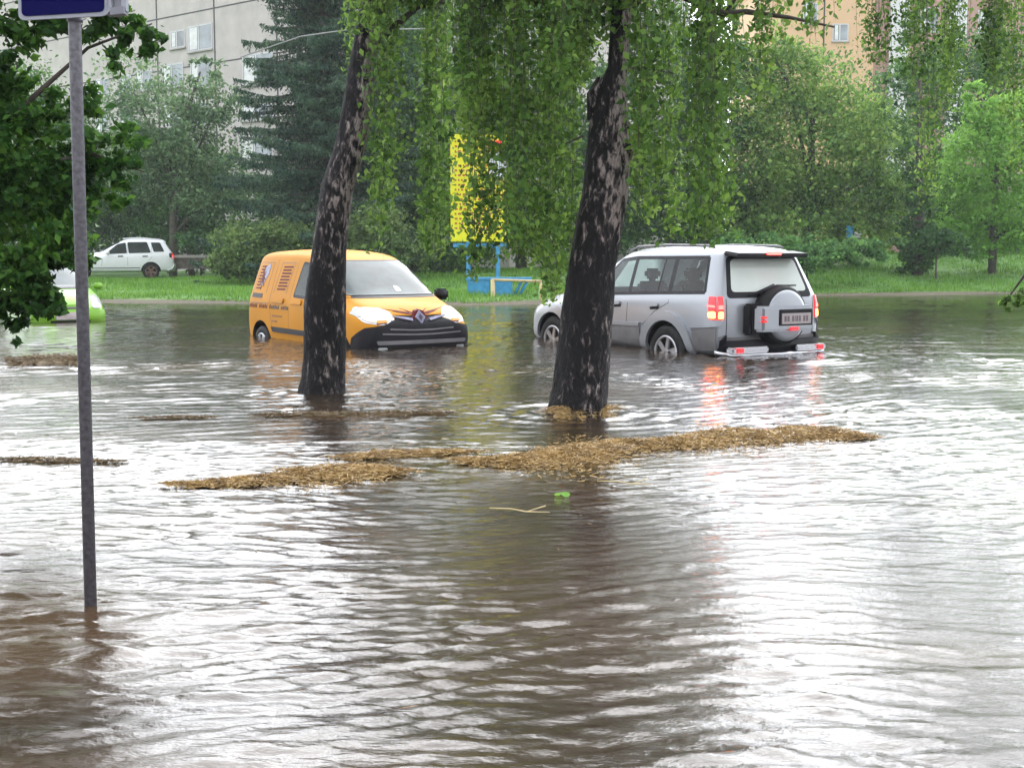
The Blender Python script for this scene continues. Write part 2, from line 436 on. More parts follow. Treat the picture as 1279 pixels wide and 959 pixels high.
def seam(bvh, pts, ax, parent, w=.009, name='door_seam', mat=None):
    """a panel gap: a thin dark strip along a polyline"""
    L = []; R = []
    for i, p in enumerate(pts):
        p = Vector(p); a = Vector(pts[max(i - 1, 0)]); b = Vector(pts[min(i + 1, len(pts) - 1)])
        t = (b - a).normalized(); n = Vector((-t.y, t.x)) * w / 2
        L.append(tuple(p + n)); R.append(tuple(p - n))
    return panel(name, bvh, L + R[::-1], ax, .002, mat or M['seam'], parent, step=.15, thick=.004)
def lathe_y(name, prof, mat, parent, c, seg=36, side=1):
    """prof: (radius, y) profile turned about the wheel's axle (the y axis)"""
    V = []; F = []
    for r, y in prof:
        for j in range(seg):
            a = 2 * PI * j / seg
            V.append((c[0] + r * math.cos(a), c[1] + side * y, c[2] + r * math.sin(a)))
    for i in range(len(prof) - 1):
        for j in range(seg):
            k = (j + 1) % seg
            F.append((i * seg + j, i * seg + k, (i + 1) * seg + k, (i + 1) * seg + j))
    return pymesh(name, V, F, mat, parent)
def wheel(parent, x, y, z, R, rimR, side, spokes=6, width=.22, rim_mat=None):
    w = empty('wheel', (x, y, z), parent=parent)
    lathe_y('tyre', [(rimR, -width), (R * .93, -width), (R, -width * .85), (R, -width * .1), (R * .95, 0), (rimR + .03, .005), (rimR, -.02), (rimR, -width)], M['rubber'], w, (0, 0, 0), side=side)
    bm = bmesh.new()
    for k in range(spokes):
        a = 2 * PI * k / spokes + .3
        b2 = bmesh.new(); box(b2, .03, rimR * .97, -.035, .035, -.02, .012, .008)
        b2.transform(Matrix.Rotation(-PI / 2 * side, 4, 'X') @ Matrix.Rotation(a, 4, 'Z'))
        me = bpy.data.meshes.new('t'); b2.to_mesh(me); b2.free(); bm.from_mesh(me); bpy.data.meshes.remove(me)
    for r0, r1, yy in ((0, .075, .012),):
        bmesh.ops.create_cone(bm, cap_ends=True, segments=20, radius1=r1, radius2=r1 * .8, depth=.03, matrix=Matrix.Translation((0, .01 * side, 0)) @ Matrix.Rotation(-PI / 2 * side, 4, 'X'))
    bm_obj('rim', bm, rim_mat or M['alloy'], w)
    lathe_y('rim_barrel', [(rimR + .006, .012), (rimR - .015, .014), (rimR - .02, -.03), (rimR - .03, -.09), (.0, -.10)], M['seam'] if rim_mat is None else M['seam'], w, (0, 0, 0), side=side)
    lathe_y('rim_lip', [(rimR + .012, .008), (rimR + .004, .018), (rimR - .018, .014), (rimR - .02, -.01)], rim_mat or M['alloy'], w, (0, 0, 0), side=side)
    return w
def arc_poly(cx, cz, r0, r1, a0, a1, n=16):
    o = [(cx + r1 * math.cos(a0 + (a1 - a0) * i / n), cz + r1 * math.sin(a0 + (a1 - a0) * i / n)) for i in range(n + 1)]
    i_ = [(cx + r0 * math.cos(a0 + (a1 - a0) * i / n), cz + r0 * math.sin(a0 + (a1 - a0) * i / n)) for i in range(n + 1)]
    return o + i_[::-1]
def mirror_obj(parent, x, y, z, side, mat, name='wing_mirror', s=1.):
    bm = bmesh.new(); box(bm, -.06 * s, .06 * s, -.11 * s, .11 * s, -.085 * s, .085 * s, .035 * s)
    box(bm, -.02, .02, -.11 * s - .07 if side > 0 else .1 * s, -.1 * s if side > 0 else .11 * s + .07, -.03, .0, .005)
    o = bm_obj(name, bm, mat, parent, smooth=True); o.location = (x, y, z)
    g = box_obj('mirror_glass', (-.064 * s, -.058 * s, -.09 * s, .09 * s, -.065 * s, .065 * s), M['chrome'], o)
    return o
def place(root, x, y, rz, z): root.location = (x, y, z); root.rotation_euler = (0, 0, rz)

# ---- silver off-roader
suv = tag(empty('off_roader'), 'silver off-roader with spare wheel on its tailgate and lit tail lamps, standing in flood water', 'car')
SR = [(-1.03, -1.08, -1.06, -.87, .42, .84, 1.17, .81, 1.70, .60, .05),
      (-.98, -1.02, -1.0, -.81, .40, .905, 1.18, .875, 1.76, .67, .055),
      (-.60, -.62, -.62, -.55, .40, .925, 1.18, .895, 1.785, .69, .06),
      (.3, .3, .3, .3, .40, .925, 1.16, .895, 1.79, .69, .065),
      (1.0, 1.0, 1.0, 1.0, .40, .925, 1.13, .895, 1.775, .685, .06),
      (1.40, 1.45, 1.5, 1.34, .40, .925, 1.11, .89, 1.735, .665, .05),
      (2.12, 2.12, 2.12, 2.12, .40, .925, 1.07, .875, 1.19, .74, .03),
      (2.25, 2.25, 2.25, 2.25, .40, .925, 1.06, .875, 1.165, .76, .03),
      (3.0, 3.0, 3.0, 2.95, .40, .92, 1.0, .86, 1.11, .73, .03),
      (3.42, 3.42, 3.38, 3.32, .40, .89, .93, .80, 1.04, .66, .03),
      (3.52, 3.56, 3.52, 3.44, .42, .76, .88, .68, .98, .56, .02)]
SZ = .39
_, sb = build_body('body', SR, [(0, SZ, 1), (0, SZ, -1), (2.78, SZ, 1), (2.78, SZ, -1)], M['silver'], suv, .47, rooms=[([(-.71, 1.245), (.2, 1.215), (1.2, 1.18), (1.74, 1.165), (1.66, 1.26), (1.26, 1.62), (.9, 1.655), (-.62, 1.665)], -1.2, 1.2), ([(.5, 1.243), (2.3, 1.245), (2.3, 1.45), (1.5, 1.685), (.5, 1.648)], -.60, .60)])
for sd, ax in ((1, 'L'), (-1, 'R')):
    # one dark band of glass with panes laid on it
    ring_ = [(-.75, 1.23), (.2, 1.20), (1.2, 1.165), (1.80, 1.145), (1.70, 1.27), (1.28, 1.635), (.9, 1.672), (-.64, 1.682)]
    for i in range(len(ring_)): seam(sb, [ring_[i], ring_[(i + 1) % len(ring_)]], ax, suv, w=.045, name='window_surround', mat=M['black'])
    seam(sb, [(.87, 1.17), (.885, 1.67)], ax, suv, w=.075, name='pillar_trim', mat=M['black'])
    seam(sb, [(-.03, 1.21), (-.01, 1.68)], ax, suv, w=.085, name='pillar_trim', mat=M['black'])
    seam(sb, [(.23, 1.20), (.23, 1.68)], ax, suv, w=.03, name='pillar_trim', mat=M['black'])
    for nm, pl in (('front_window', [(.90, 1.18), (1.77, 1.15), (1.27, 1.63), (.92, 1.66)]),
                   ('rear_window', [(.24, 1.21), (.84, 1.19), (.855, 1.665), (.24, 1.675)]), ('rear_window', [(.0, 1.22), (.22, 1.21), (.22, 1.675), (.03, 1.68)]),
                   ('quarter_window', [(-.74, 1.24), (-.06, 1.22), (-.04, 1.67), (-.64, 1.675)])):
        panel(nm, sb, pl, ax, .0015, M['clearglass'], suv, thick=.001)
    for xw in (0, 2.78):
        panel('wheel_arch_flare', sb, arc_poly(xw, SZ, .45, .58, -.1, PI + .1), ax, .035, M['silver'], suv, step=.2, thick=.045)
        wheel(suv, xw, sd * .90, SZ, .385, .235, sd)
    panel('side_cladding', sb, [(.56, .42), (2.22, .42), (2.22, .715), (.56, .735)], ax, .02, M['silver_low'], suv, thick=.03)
    panel('side_moulding', sb, [(.57, .735), (2.24, .715), (2.24, .765), (.55, .785)], ax, .035, M['silver'], suv, thick=.045)
    panel('rear_cladding', sb, [(-.98, .50), (-.56, .48), (-.56, .75), (-1.0, .80)], ax, .018, M['silver_low'], suv)
    panel('rear_corner_trim', sb, [(-1.03, .80), (-.50, .76), (-.56, .83), (-1.04, .875)], ax, .03, M['silver'], suv, thick=.04)
    seam(sb, [(.86, 1.18), (.88, .80), (.86, .44)], ax, suv)
    seam(sb, [(1.86, 1.12), (1.90, .80), (1.88, .44)], ax, suv)
    seam(sb, [(-.02, 1.21), (-.05, 1.08), (.25, .95), (.52, .75)], ax, suv)
    for xh in (.18, 1.05):
        panel('door_handle', sb, [(xh - .02, 1.02), (xh + .20, 1.005), (xh + .20, 1.045), (xh - .02, 1.06)], ax, .03, M['silver'], suv, r=.015, thick=.03)
        panel('handle_recess', sb, [(xh - .03, .985), (xh + .17, .97), (xh + .17, 1.01), (xh - .03, 1.02)], ax, .003, M['black'], suv, r=.02)
    # roof rail
    tube('roof_rail', [(-.62, sd * .60, 1.81), (-.5, sd * .60, 1.835), (.4, sd * .60, 1.848), (1.05, sd * .58, 1.825), (1.25, sd * .57, 1.775)], [.015, .018, .018, .018, .015], M['silver_low'], suv)
    mirror_obj(suv, 1.72, sd * 1.04, 1.20, sd, M['silver'])
    panel('headlight', sb, [(3.05, .82), (3.42, .80), (3.40, .93), (3.1, .99)], ax, .008, M['headoff'], suv, r=.03)
    # tail lamps: a tall red cluster wrapping the corner with a lit amber bulb at the foot
    t = panel('tail_light', sb, [(-1.02, .885), (-.88, .885), (-.85, 1.18), (-.965, 1.18)], ax, .012, M['red'], suv, r=.02, thick=.02)
    tb = panel('tail_light', sb, [(sd * .80, .885), (sd * .872, .885), (sd * .85, 1.18), (sd * .80, 1.18)], 'B', .014, M['red'], suv, r=.01, thick=.02)
    panel('bulb_glow', sb, [(-.99, .905), (-.88, .905), (-.87, .985), (-.98, .995)], ax, .02, M['amberlamp'], t, r=.03)
    panel('bulb_glow', sb, [(sd * .81, .90), (sd * .865, .90), (sd * .86, .99), (sd * .81, .99)], 'B', .022, M['amberlamp'], tb, r=.02)
    panel('bulb_glow', sb, [(-.98, 1.04), (-.86, 1.05), (-.86, 1.075), (-.97, 1.07)], ax, .02, M['redlit'], t)
    panel('bulb_glow', sb, [(sd * .81, 1.02), (sd * .86, 1.02), (sd * .855, 1.07), (sd * .81, 1.07)], 'B', .022, M['redlit'], tb)
rg = panel('rear_window_surround', sb, [(-.74, 1.16), (.74, 1.16), (.60, 1.70), (-.60, 1.70)], 'B', .006, M['black'], suv, r=.07)
panel('rear_window', sb, [(-.66, 1.235), (.66, 1.235), (.55, 1.66), (-.55, 1.66)], 'B', .012, M['skyglass'], suv, r=.07)
panel('hood_vent', sb, [(2.18, -.7), (2.24, -.7), (2.24, .7), (2.18, .7)], 'T', .004, M['black'], suv)
panel('windscreen', sb, [(-.66, 1.235), (.66, 1.235), (.58, 1.69), (-.58, 1.69)], 'F', .002, M['clearglass'], suv, thick=.001)
for x, y, w_ in ((1.02, .36, .24), (1.02, -.36, .24), (.10, .36, .22), (.10, -.36, .22)):
    bm = bmesh.new(); box(bm, x - .07, x + .07, y - w_, y + w_, 1.18, 1.34, .04); box(bm, x - .06, x + .05, y - .13, y + .13, 1.37, 1.52, .04); box(bm, x - .015, x + .015, y - .05, y + .05, 1.32, 1.39)
    bm_obj('seat_back', bm, M['cabin'], suv)

panel('tailgate_seam', sb, [(-.76, .62), (-.75, .62), (-.75, 1.15), (-.76, 1.15)], 'B', .003, M['seam'], suv)
panel('tailgate_seam', sb, [(.76, .62), (.75, .62), (.75, 1.15), (.76, 1.15)], 'B', .003, M['seam'], suv)
# spoiler
bm = bmesh.new(); box(bm, -1.10, -.80, -.62, .62, 1.745, 1.80, .02)
for v in bm.verts:
    if v.co.x < -.95: v.co.z += .015 - .05 * (v.co.y / .62) ** 2
    v.co.z -= .035 * (abs(v.co.y) / .62) ** 3
sp = bm_obj('spoiler', bm, M['black'], suv, smooth=False)
box_obj('brake_light', (-1.115, -1.08, -.11, .11, 1.715, 1.752), M['redlit'], sp)
# spare wheel with its moulded cover and plate housing
spw = empty('spare_wheel', (-1.12, -.06, .93), parent=suv)
def disc_x(name, prof, mat, parent, seg=44, sz=1.):
    V = []; F = []
    for r, x in prof:
        for j in range(seg):
            a = 2 * PI * j / seg; V.append((x, r * math.cos(a), r * math.sin(a) * sz))
    for i in range(len(prof) - 1):
        for j in range(seg):
            k = (j + 1) % seg; F.append((i * seg + j, i * seg + k, (i + 1) * seg + k, (i + 1) * seg + j))
    F.append(tuple((len(prof) - 1) * seg + j for j in range(seg)))
    return pymesh(name, V, F, mat, parent)
disc_x('tyre', [(.20, .10), (.35, .10), (.385, .06), (.39, 0), (.385, -.12), (.36, -.16), (.30, -.17)], M['rubber'], spw)
disc_x('wheel_cover', [(.335, -.10), (.335, -.165), (.32, -.19), (.27, -.205), (.01, -.21)], M['silver'], spw)
bm = bmesh.new(); box(bm, -.24, -.08, -.44, .50, -.20, .13, .03)
for v in bm.verts:
    if v.co.x < -.2: v.co.y *= .94
ph = bm_obj('plate_housing', bm, M['silver'], spw, smooth=False)
box_obj('housing_side', (-.10, .06, .34, .56, -.25, .16), M['black'], spw, .03)
box_obj('plate_recess', (-.252, -.235, -.38, .20, -.125, .085), M['black'], spw, .006)
lp = box_obj('licence_plate', (-.262, -.250, -.345, .165, -.105, .035), M['plate'], spw, .002)
# plate characters: unreadable in the photo, so plain dark strokes of a plate's rhythm
bm = bmesh.new(); xx = .125
for wd in (.035, .035, 0, .03, .012, .03, .03, 0, .035, .03):
    if wd: box(bm, -.2645, -.2625, xx - wd, xx, -.072, .002)
    xx -= (wd or .015) + .016
bm_obj('plate_text', bm, M['ink'], lp)
box_obj('fog_lamp', (-.255, -.235, -.13, .0, -.19, -.145), M['red'], spw)
for q in (-.02, .03): box_obj('reflector_strip', (-.245, -.20, .40, .475, q - .055, q - .03), M['red'], spw)
# wiper on the rear glass
tube('rear_wiper', [(-1.10, .10, 1.20), (-1.09, -.05, 1.31), (-1.07, -.42, 1.315)], [.03, .018, .010], M['black'], suv)
tube('wiper_arm_cover', [(-1.10, .42, 1.19), (-1.11, .16, 1.26), (-1.10, .0, 1.32)], [.012, .03, .022], M['black'], suv)
# bumper with chrome steps and reflectors
bp = panel('rear_bumper', sb, [(-.93, .41), (.93, .41), (.93, .62), (-.93, .62)], 'B', .055, M['black'], suv, thick=.07, bulge=.05)
for y0, y1 in ((.20, .82), (-.82, -.28)): box_obj('bumper_step', (-1.26, -1.12, y0, y1, .455, .54), M['chrome'], suv, .02)
tube('bumper_tube', [(-1.02, .92, .47), (-1.2, .80, .435), (-1.25, 0, .43), (-1.2, -.80, .435), (-1.02, -.92, .47)], .028, M['chrome'], suv)
for sd in (1, -1): box_obj('reflector', (-1.275, -1.24, sd * .70 - .05, sd * .70 + .05, .47, .53), M['red'], suv)
panel('door_card', sb, [(-.93, .62), (.93, .62), (.9, .66), (-.9, .66)], 'B', .02, M['silver_low'], suv)
tube('antenna', [(1.0, .35, 1.83), (.85, .35, 2.0)], .004, M['black'], suv)
place(suv, 2.8508, 17.7423, 2.1205, -.425)

# ---- amber delivery van
van = tag(empty('delivery_van'), 'amber yellow delivery van with lit headlamps, half behind the left birch, nose towards the right', 'van')
VR = [(-.60, -.62, -.61, -.52, .30, .82, 1.05, .79, 1.68, .58, .05),
      (-.54, -.57, -.56, -.46, .28, .895, 1.05, .87, 1.745, .66, .05),
      (-.22, -.22, -.22, -.18, .28, .915, 1.05, .89, 1.77, .69, .05),
      (.8, .8, .8, .8, .28, .915, 1.05, .89, 1.775, .69, .06),
      (1.45, 1.45, 1.45, 1.45, .28, .915, 1.04, .89, 1.745, .68, .055),
      (1.9, 1.95, 2.0, 1.84, .28, .915, 1.03, .88, 1.675, .645, .05),
      (2.72, 2.72, 2.72, 2.72, .28, .915, 1.0, .86, 1.13, .72, .035),
      (2.86, 2.86, 2.86, 2.86, .28, .915, .99, .86, 1.095, .73, .035),
      (3.18, 3.2, 3.2, 3.16, .28, .89, .91, .81, 1.02, .68, .035),
      (3.40, 3.42, 3.38, 3.32, .28, .82, .84, .73, .95, .58, .03),
      (3.50, 3.53, 3.49, 3.42, .30, .70, .80, .62, .89, .48, .02)]
VZ = .31
_, vb = build_body('body', VR, [(0, VZ, 1), (0, VZ, -1), (2.70, VZ, 1), (2.70, VZ, -1)], M['orange'], van, .40)
for sd, ax in ((1, 'L'), (-1, 'R')):
    panel('window_surround', vb, [(1.16, 1.10), (2.45, 1.06), (2.34, 1.16), (1.93, 1.57), (1.25, 1.64)], ax, .004, M['black'], van, r=.05)
    panel('front_window', vb, [(1.22, 1.14), (2.33, 1.10), (1.90, 1.53), (1.30, 1.60)], ax, .009, M['glass'], van, r=.04)
    for xw in (0, 2.70): wheel(van, xw, sd * .885, VZ, .31, .19, sd, spokes=7, width=.2)
    mirror_obj(van, 2.35, sd * 1.02, 1.15, sd, M['black'])
    panel('side_moulding', vb, [(.50, .555), (2.25, .545), (2.25, .62), (.44, .63)], ax, .022, M['black'], van, r=.02, thick=.03)
    seam(vb, [(1.10, 1.66), (1.06, 1.1), (1.06, .34)], ax, van, mat=M['orange_dark'])
    seam(vb, [(.36, 1.66), (.33, 1.0), (.42, .70), (.45, .34)], ax, van, mat=M['orange_dark'])
    seam(vb, [(-.55, .98), (.30, .98)], ax, van, w=.02, name='door_rail', mat=M['orange_dark'])
    panel('light_slot', vb, [(-.40, 1.065), (.02, 1.06), (.02, 1.13), (-.40, 1.135)], ax, .004, M['seam'], van, r=.012)
    panel('door_handle', vb, [(.42, 1.0), (.86, 1.0), (.86, 1.075), (.42, 1.08)], ax, .022, M['orange'], van, r=.03, thick=.03)
    panel('door_handle', vb, [(1.12, 1.0), (1.50, .995), (1.50, 1.07), (1.12, 1.075)], ax, .022, M['orange'], van, r=.03, thick=.03)
    # pressed window outlines with rows of slats
    for x0, x1, sk in ((-.40, .22, .08), (.42, .98, .10)):
        fr = [(x0, 1.15), (x1 - sk, 1.15), (x1, 1.615), (x0 + sk, 1.615)]
        ins = [(x0 + .025, 1.17), (x1 - sk - .02, 1.17), (x1 - .025, 1.595), (x0 + sk + .02, 1.595)]
        for i in range(4):
            if i == 0: continue
            p, q = fr[i], fr[(i + 1) % 4]; seam(vb, [p, q], ax, van, w=.016, name='pressed_frame', mat=M['orange_dark'])
        n = 8
        for k in range(n):
            z = 1.21 + (1.55 - 1.21) * k / (n - 1)
            t = (z - 1.15) / .465; xa = x0 + sk * t + (.09 if x0 > 0 else .06); xb = xa + (.30 if x0 > 0 else .20) + .03 * (k % 2)
            panel('slat_graphic', vb, [(xa, z - .012), (xb, z - .010), (xb + .012, z + .016), (xa + .012, z + .014)], ax, .003, M['darkred'], van, thick=.004, r=.008)
    em = panel('plaque_graphic', vb, [(-.14, 1.22), (-.04, 1.28), (.08, 1.42), (.10, 1.585), (.02, 1.59), (-.09, 1.54), (-.13, 1.40)], ax, .0045, M['lilac'], van, r=.03)
    c0 = (-.09, 1.38)
    for an, ln in ((100, .19), (125, .15), (160, .12), (200, .13), (235, .16), (265, .20), (300, .17), (340, .12), (60, .13)):
        a = math.radians(an); d = Vector((math.cos(a), math.sin(a))); nn = Vector((-d.y, d.x)) * .024
        q = Vector(c0)
        panel('star_ray', vb, [tuple(q + nn), tuple(q - nn), tuple(q + d * ln)], ax, .006, M['darkred'], van, thick=.004)
    # small unreadable lettering along the flank
    x = -.50; k = 0
    while x < 1.0:
        w_ = random.uniform(.03, .055)
        if k % 7 != 6: panel('lettering', vb, [(x, .905), (x + w_, .905), (x + w_ + .012, .955 + .01 * (k % 3)), (x + .012, .955)], ax, .003, M['darkred'] if x < .35 else M['seam'], van, thick=.004)
        x += w_ + .02; k += 1
    for zz, xa, xb in ((.78, .46, .80), (.70, .44, .66)):
        x = xa
        while x < xb:
            panel('lettering', vb, [(x, zz), (x + .035, zz), (x + .04, zz + .035), (x + .005, zz + .035)], ax, .003, M['orange_dark'], van, thick=.004); x += .055
    # front lamps wrap the corner
    h = panel('headlight', vb, [(sd * .40, .86), (sd * .58, .80), (sd * .78, .83), (sd * .80, .93), (sd * .74, 1.0), (sd * .52, .985), (sd * .43, .93)], 'F', .014, M['headlit'], van, r=.05, thick=.03, bulge=.02)
    panel('headlight_rim', vb, [(sd * .37, .845), (sd * .58, .775), (sd * .81, .81), (sd * .84, .93), (sd * .77, 1.02), (sd * .52, 1.005), (sd * .41, .945)], 'F', .006, M['chrome'], van, r=.05)
    panel('indicator', vb, [(sd * .52, .80), (sd * .66, .795), (sd * .66, .825), (sd * .52, .83)], 'F', .03, M['turn'], h)
    panel('headlight_tail', vb, [(2.98, .93), (3.22, .88), (3.2, .99), (3.0, 1.02)], ax, .008, M['headoff'], van, r=.03)
panel('screen_surround', vb, [(-.765, 1.13), (.765, 1.13), (.63, 1.66), (-.63, 1.66)], 'F', .004, M['black'], van, r=.07)
panel('windscreen', vb, [(-.745, 1.165), (.745, 1.165), (.62, 1.635), (-.62, 1.635)], 'F', .011, M['wind'], van, r=.07)
panel('windscreen_mark', vb, [(.06, 1.20), (.15, 1.20), (.16, 1.27), (.08, 1.29)], 'F', .015, M['whitewall'], van, r=.03)  # small white mark on the windscreen
for y0, y1 in ((-.60, -.02), (.05, .62)):
    tube('wiper', [(2.70, y0, 1.155), (2.66, (y0 + y1) / 2, 1.185), (2.70, y1, 1.165)], .009, M['black'], van)
# dark lower face, upper grille and pale lip
panel('bumper', vb, [(-.88, .29), (.88, .29), (.88, .60), (.80, .74), (.58, .77), (.38, .84), (.36, .90), (-.36, .90), (-.38, .84), (-.58, .77), (-.80, .74), (-.88, .60)], 'F', .022, M['black'], van, thick=.035, bulge=.03)
panel('bumper_lip', vb, [(-.68, .515), (.68, .515), (.70, .565), (-.70, .565)], 'F', .060, M['silver_low'], van, r=.02, thick=.03)
for sd, ax in ((1, 'L'), (-1, 'R')):
    panel('bumper_corner', vb, [(3.08, .29), (3.6, .29), (3.6, .74), (3.36, .74), (3.12, .60), (3.06, .45)], ax, .018, M['black'], van, thick=.03)
    panel('fog_lamp', vb, [(sd * .55, .40), (sd * .68, .40), (sd * .68, .48), (sd * .55, .48)], 'F', .045, M['headoff'], van, r=.03)
    for k, (a, b) in enumerate((((.10, .915), (.36, .96)), ((.12, .93), (.50, 1.0)), ((.06, .925), (.22, 1.0)))):
        d = Vector(b) - Vector(a); nn = Vector((-d.y, d.x)).normalized() * .012
        panel('swoosh_graphic', vb, [(sd * a[0] + 0, a[1] - .012), (sd * b[0], b[1]), (sd * a[0], a[1] + .014)], 'F', .004, M['darkred'], van, thick=.004)
for zz, hw in ((.72, .50), (.66, .62)): panel('grille_slat', vb, [(-hw, zz - .012), (-.14, zz - .03), (.14, zz - .03), (hw, zz - .012), (hw, zz + .004), (.14, zz - .012), (-.14, zz - .012), (-hw, zz + .004)], 'F', .054, M['silver_low'], van, thick=.006)
for k in range(5): box_obj('grille_slat', (3.575, 3.60, -.42 + .17 * k, -.30 + .17 * k, .425, .455), M['silver_low'], van)
def plaque(name, poly, x0, x1, tilt, mat, parent):
    n = len(poly); V = [(x0 - (z - .88) * tilt, y, z) for y, z in poly] + [(x1 - (z - .88) * tilt, y * .9, .88 + (z - .88) * .9) for y, z in poly]
    return pymesh(name, V, [tuple(range(n)), tuple(range(2 * n - 1, n - 1, -1))] + [(i, (i + 1) % n, n + (i + 1) % n, n + i) for i in range(n)], mat, parent, smooth=False)
ex = vb.ray_cast(Vector((6, 0, .87)), Vector((-1, 0, 0)))[0].x
plaque('emblem_surround', [(0, .755), (.125, .87), (.07, .975), (0, .995), (-.07, .975), (-.125, .87)], ex, ex + .05, .35, M['darkred'], van)
e1 = plaque('emblem', [(0, .775), (.085, .88), (0, .98), (-.085, .88)], ex + .051, ex + .07, .35, M['lilac'], van)
plaque('emblem_slot', [(0, .83), (.035, .88), (0, .93), (-.035, .88)], ex + .0705, ex + .074, .35, M['seam'], e1)
panel('grille_wing', vb, [(.14, .80), (.42, .855), (.42, .875), (.13, .83)], 'F', .056, M['lilac'], van, thick=.01)
panel('grille_wing', vb, [(-.14, .80), (-.42, .855), (-.42, .875), (-.13, .83)], 'F', .056, M['lilac'], van, thick=.01)
place(van, -3.2316, 20.7854, -.9753, -.455)

# ---- white estate on the grass and lime hatchback in the water
def small_car(name, label, rings, wz, wb, paint, lower, wr, place_args, estate=True):
    r = tag(empty(name), label, 'car')
    _, b = build_body('body', rings, [(0, wz, 1), (0, wz, -1), (wb, wz, 1), (wb, wz, -1)], paint, r, wr + .06)
    return r, b
wc = tag(empty('estate_car'), 'white estate car parked side-on on the grass bank', 'car')
WR = [(-.86, -.90, -.86, -.60, .36, .76, .98, .72, 1.42, .54, .04), (-.80, -.84, -.78, -.50, .30, .845, .99, .81, 1.49, .60, .04),
      (-.4, -.4, -.4, -.3, .28, .865, .98, .83, 1.52, .62, .05), (.6, .6, .6, .6, .28, .865, .95, .83, 1.535, .63, .055),
      (1.1, 1.15, 1.2, 1.05, .28, .865, .94, .82, 1.47, .61, .05), (1.95, 1.95, 1.95, 1.95, .28, .865, .91, .81, 1.01, .66, .03),
      (2.1, 2.1, 2.1, 2.1, .28, .865, .90, .81, .98, .67, .03), (2.8, 2.8, 2.8, 2.8, .28, .85, .82, .78, .90, .64, .03),
      (3.25, 3.28, 3.22, 3.16, .30, .80, .74, .70, .82, .56, .02), (3.36, 3.40, 3.36, 3.28, .32, .68, .70, .6, .77, .48, .02)]
_, wbv = build_body('body', WR, [(0, .31, 1), (0, .31, -1), (2.53, .31, 1), (2.53, .31, -1)], M['white'], wc, .37)
for sd, ax in ((1, 'L'), (-1, 'R')):
    for nm, pl in (('front_window', [(.86, 1.0), (1.66, .965), (1.20, 1.35), (.90, 1.41)]), ('rear_window', [(-.02, 1.02), (.80, 1.0), (.84, 1.42), (.12, 1.43)]),
                   ('quarter_window', [(-.52, 1.06), (-.12, 1.05), (-.02, 1.41), (-.36, 1.41)])):
        panel(nm, wbv, pl, ax, .006, M['glass'], wc, r=.05)
    for xw in (0, 2.53): wheel(wc, xw, sd * .84, .31, .31, .2, sd, spokes=5, width=.2, rim_mat=M['rust'] if xw == 0 else None)
    mirror_obj(wc, 1.55, sd * .97, 1.02, sd, M['white'])
    seam(wbv, [(.85, 1.43), (.84, .4)], ax, wc); seam(wbv, [(-.05, 1.42), (-.05, .85), (.3, .5), (.35, .4)], ax, wc); seam(wbv, [(1.75, .95), (1.80, .4)], ax, wc)
    for xh in (.10, 1.0): panel('door_handle', wbv, [(xh, .87), (xh + .2, .865), (xh + .2, .905), (xh, .91)], ax, .015, M['black'], wc, r=.015)
    panel('sill_trim', wbv, [(.40, .29), (2.12, .29), (2.12, .42), (.40, .42)], ax, .02, M['white'], wc, thick=.03)
    panel('sill_shadow_gap', wbv, [(.40, .43), (2.12, .43), (2.12, .46), (.40, .46)], ax, .004, M['seam'], wc)
    panel('tail_light', wbv, [(-.85, .82), (-.70, .84), (-.68, 1.0), (-.80, 1.0)], ax, .01, M['black'], wc, r=.02)
    panel('tail_light', wbv, [(sd * .62, .80), (sd * .80, .80), (sd * .78, 1.0), (sd * .64, 1.0)], 'B', .01, M['red'], wc, r=.02)
    panel('headlight', wbv, [(2.9, .66), (3.28, .62), (3.22, .75), (2.95, .80)], ax, .008, M['headoff'], wc, r=.03)
    tube('roof_rail', [(-.35, sd * .55, 1.54), (.4, sd * .55, 1.60), (1.0, sd * .53, 1.56)], .016, M['white'], wc)
panel('rear_screen', wbv, [(-.62, 1.03), (.62, 1.03), (.50, 1.40), (-.50, 1.40)], 'B', .008, M['glass'], wc, r=.06)
panel('windscreen', wbv, [(-.68, 1.04), (.68, 1.04), (.54, 1.43), (-.54, 1.43)], 'F', .008, M['wind'], wc, r=.06)
panel('rear_bumper', wbv, [(-.80, .36), (.80, .36), (.80, .60), (-.80, .60)], 'B', .05, M['white'], wc, thick=.06, bulge=.04)
box_obj('licence_plate', (-.965, -.95, -.25, .25, .66, .77), M['plate'], wc)
place(wc, -14.05, 50.0, 3.43, .262)

lc = tag(empty('hatchback_car'), 'lime green hatchback sunk to its bumper, partly behind the sign pole', 'car')
LR = [(-.50, -.52, -.50, -.38, .30, .66, .95, .64, 1.40, .48, .04), (-.45, -.46, -.44, -.28, .26, .735, .95, .71, 1.46, .55, .04),
      (.4, .4, .4, .4, .25, .745, .93, .72, 1.49, .57, .05), (.95, 1.0, 1.05, .88, .25, .745, .92, .71, 1.42, .54, .05),
      (1.85, 1.85, 1.85, 1.85, .25, .745, .88, .70, .98, .58, .04), (1.98, 1.98, 1.98, 1.98, .25, .745, .86, .70, .94, .58, .05),
      (2.5, 2.5, 2.5, 2.46, .26, .72, .74, .64, .82, .50, .06), (2.78, 2.8, 2.76, 2.70, .27, .66, .66, .56, .72, .42, .04), (2.86, 2.9, 2.86, 2.80, .30, .55, .60, .46, .66, .36, .02)]
_, lbv = build_body('body', LR, [(0, .27, 1), (0, .27, -1), (2.34, .27, 1), (2.34, .27, -1)], M['lime'], lc, .32)
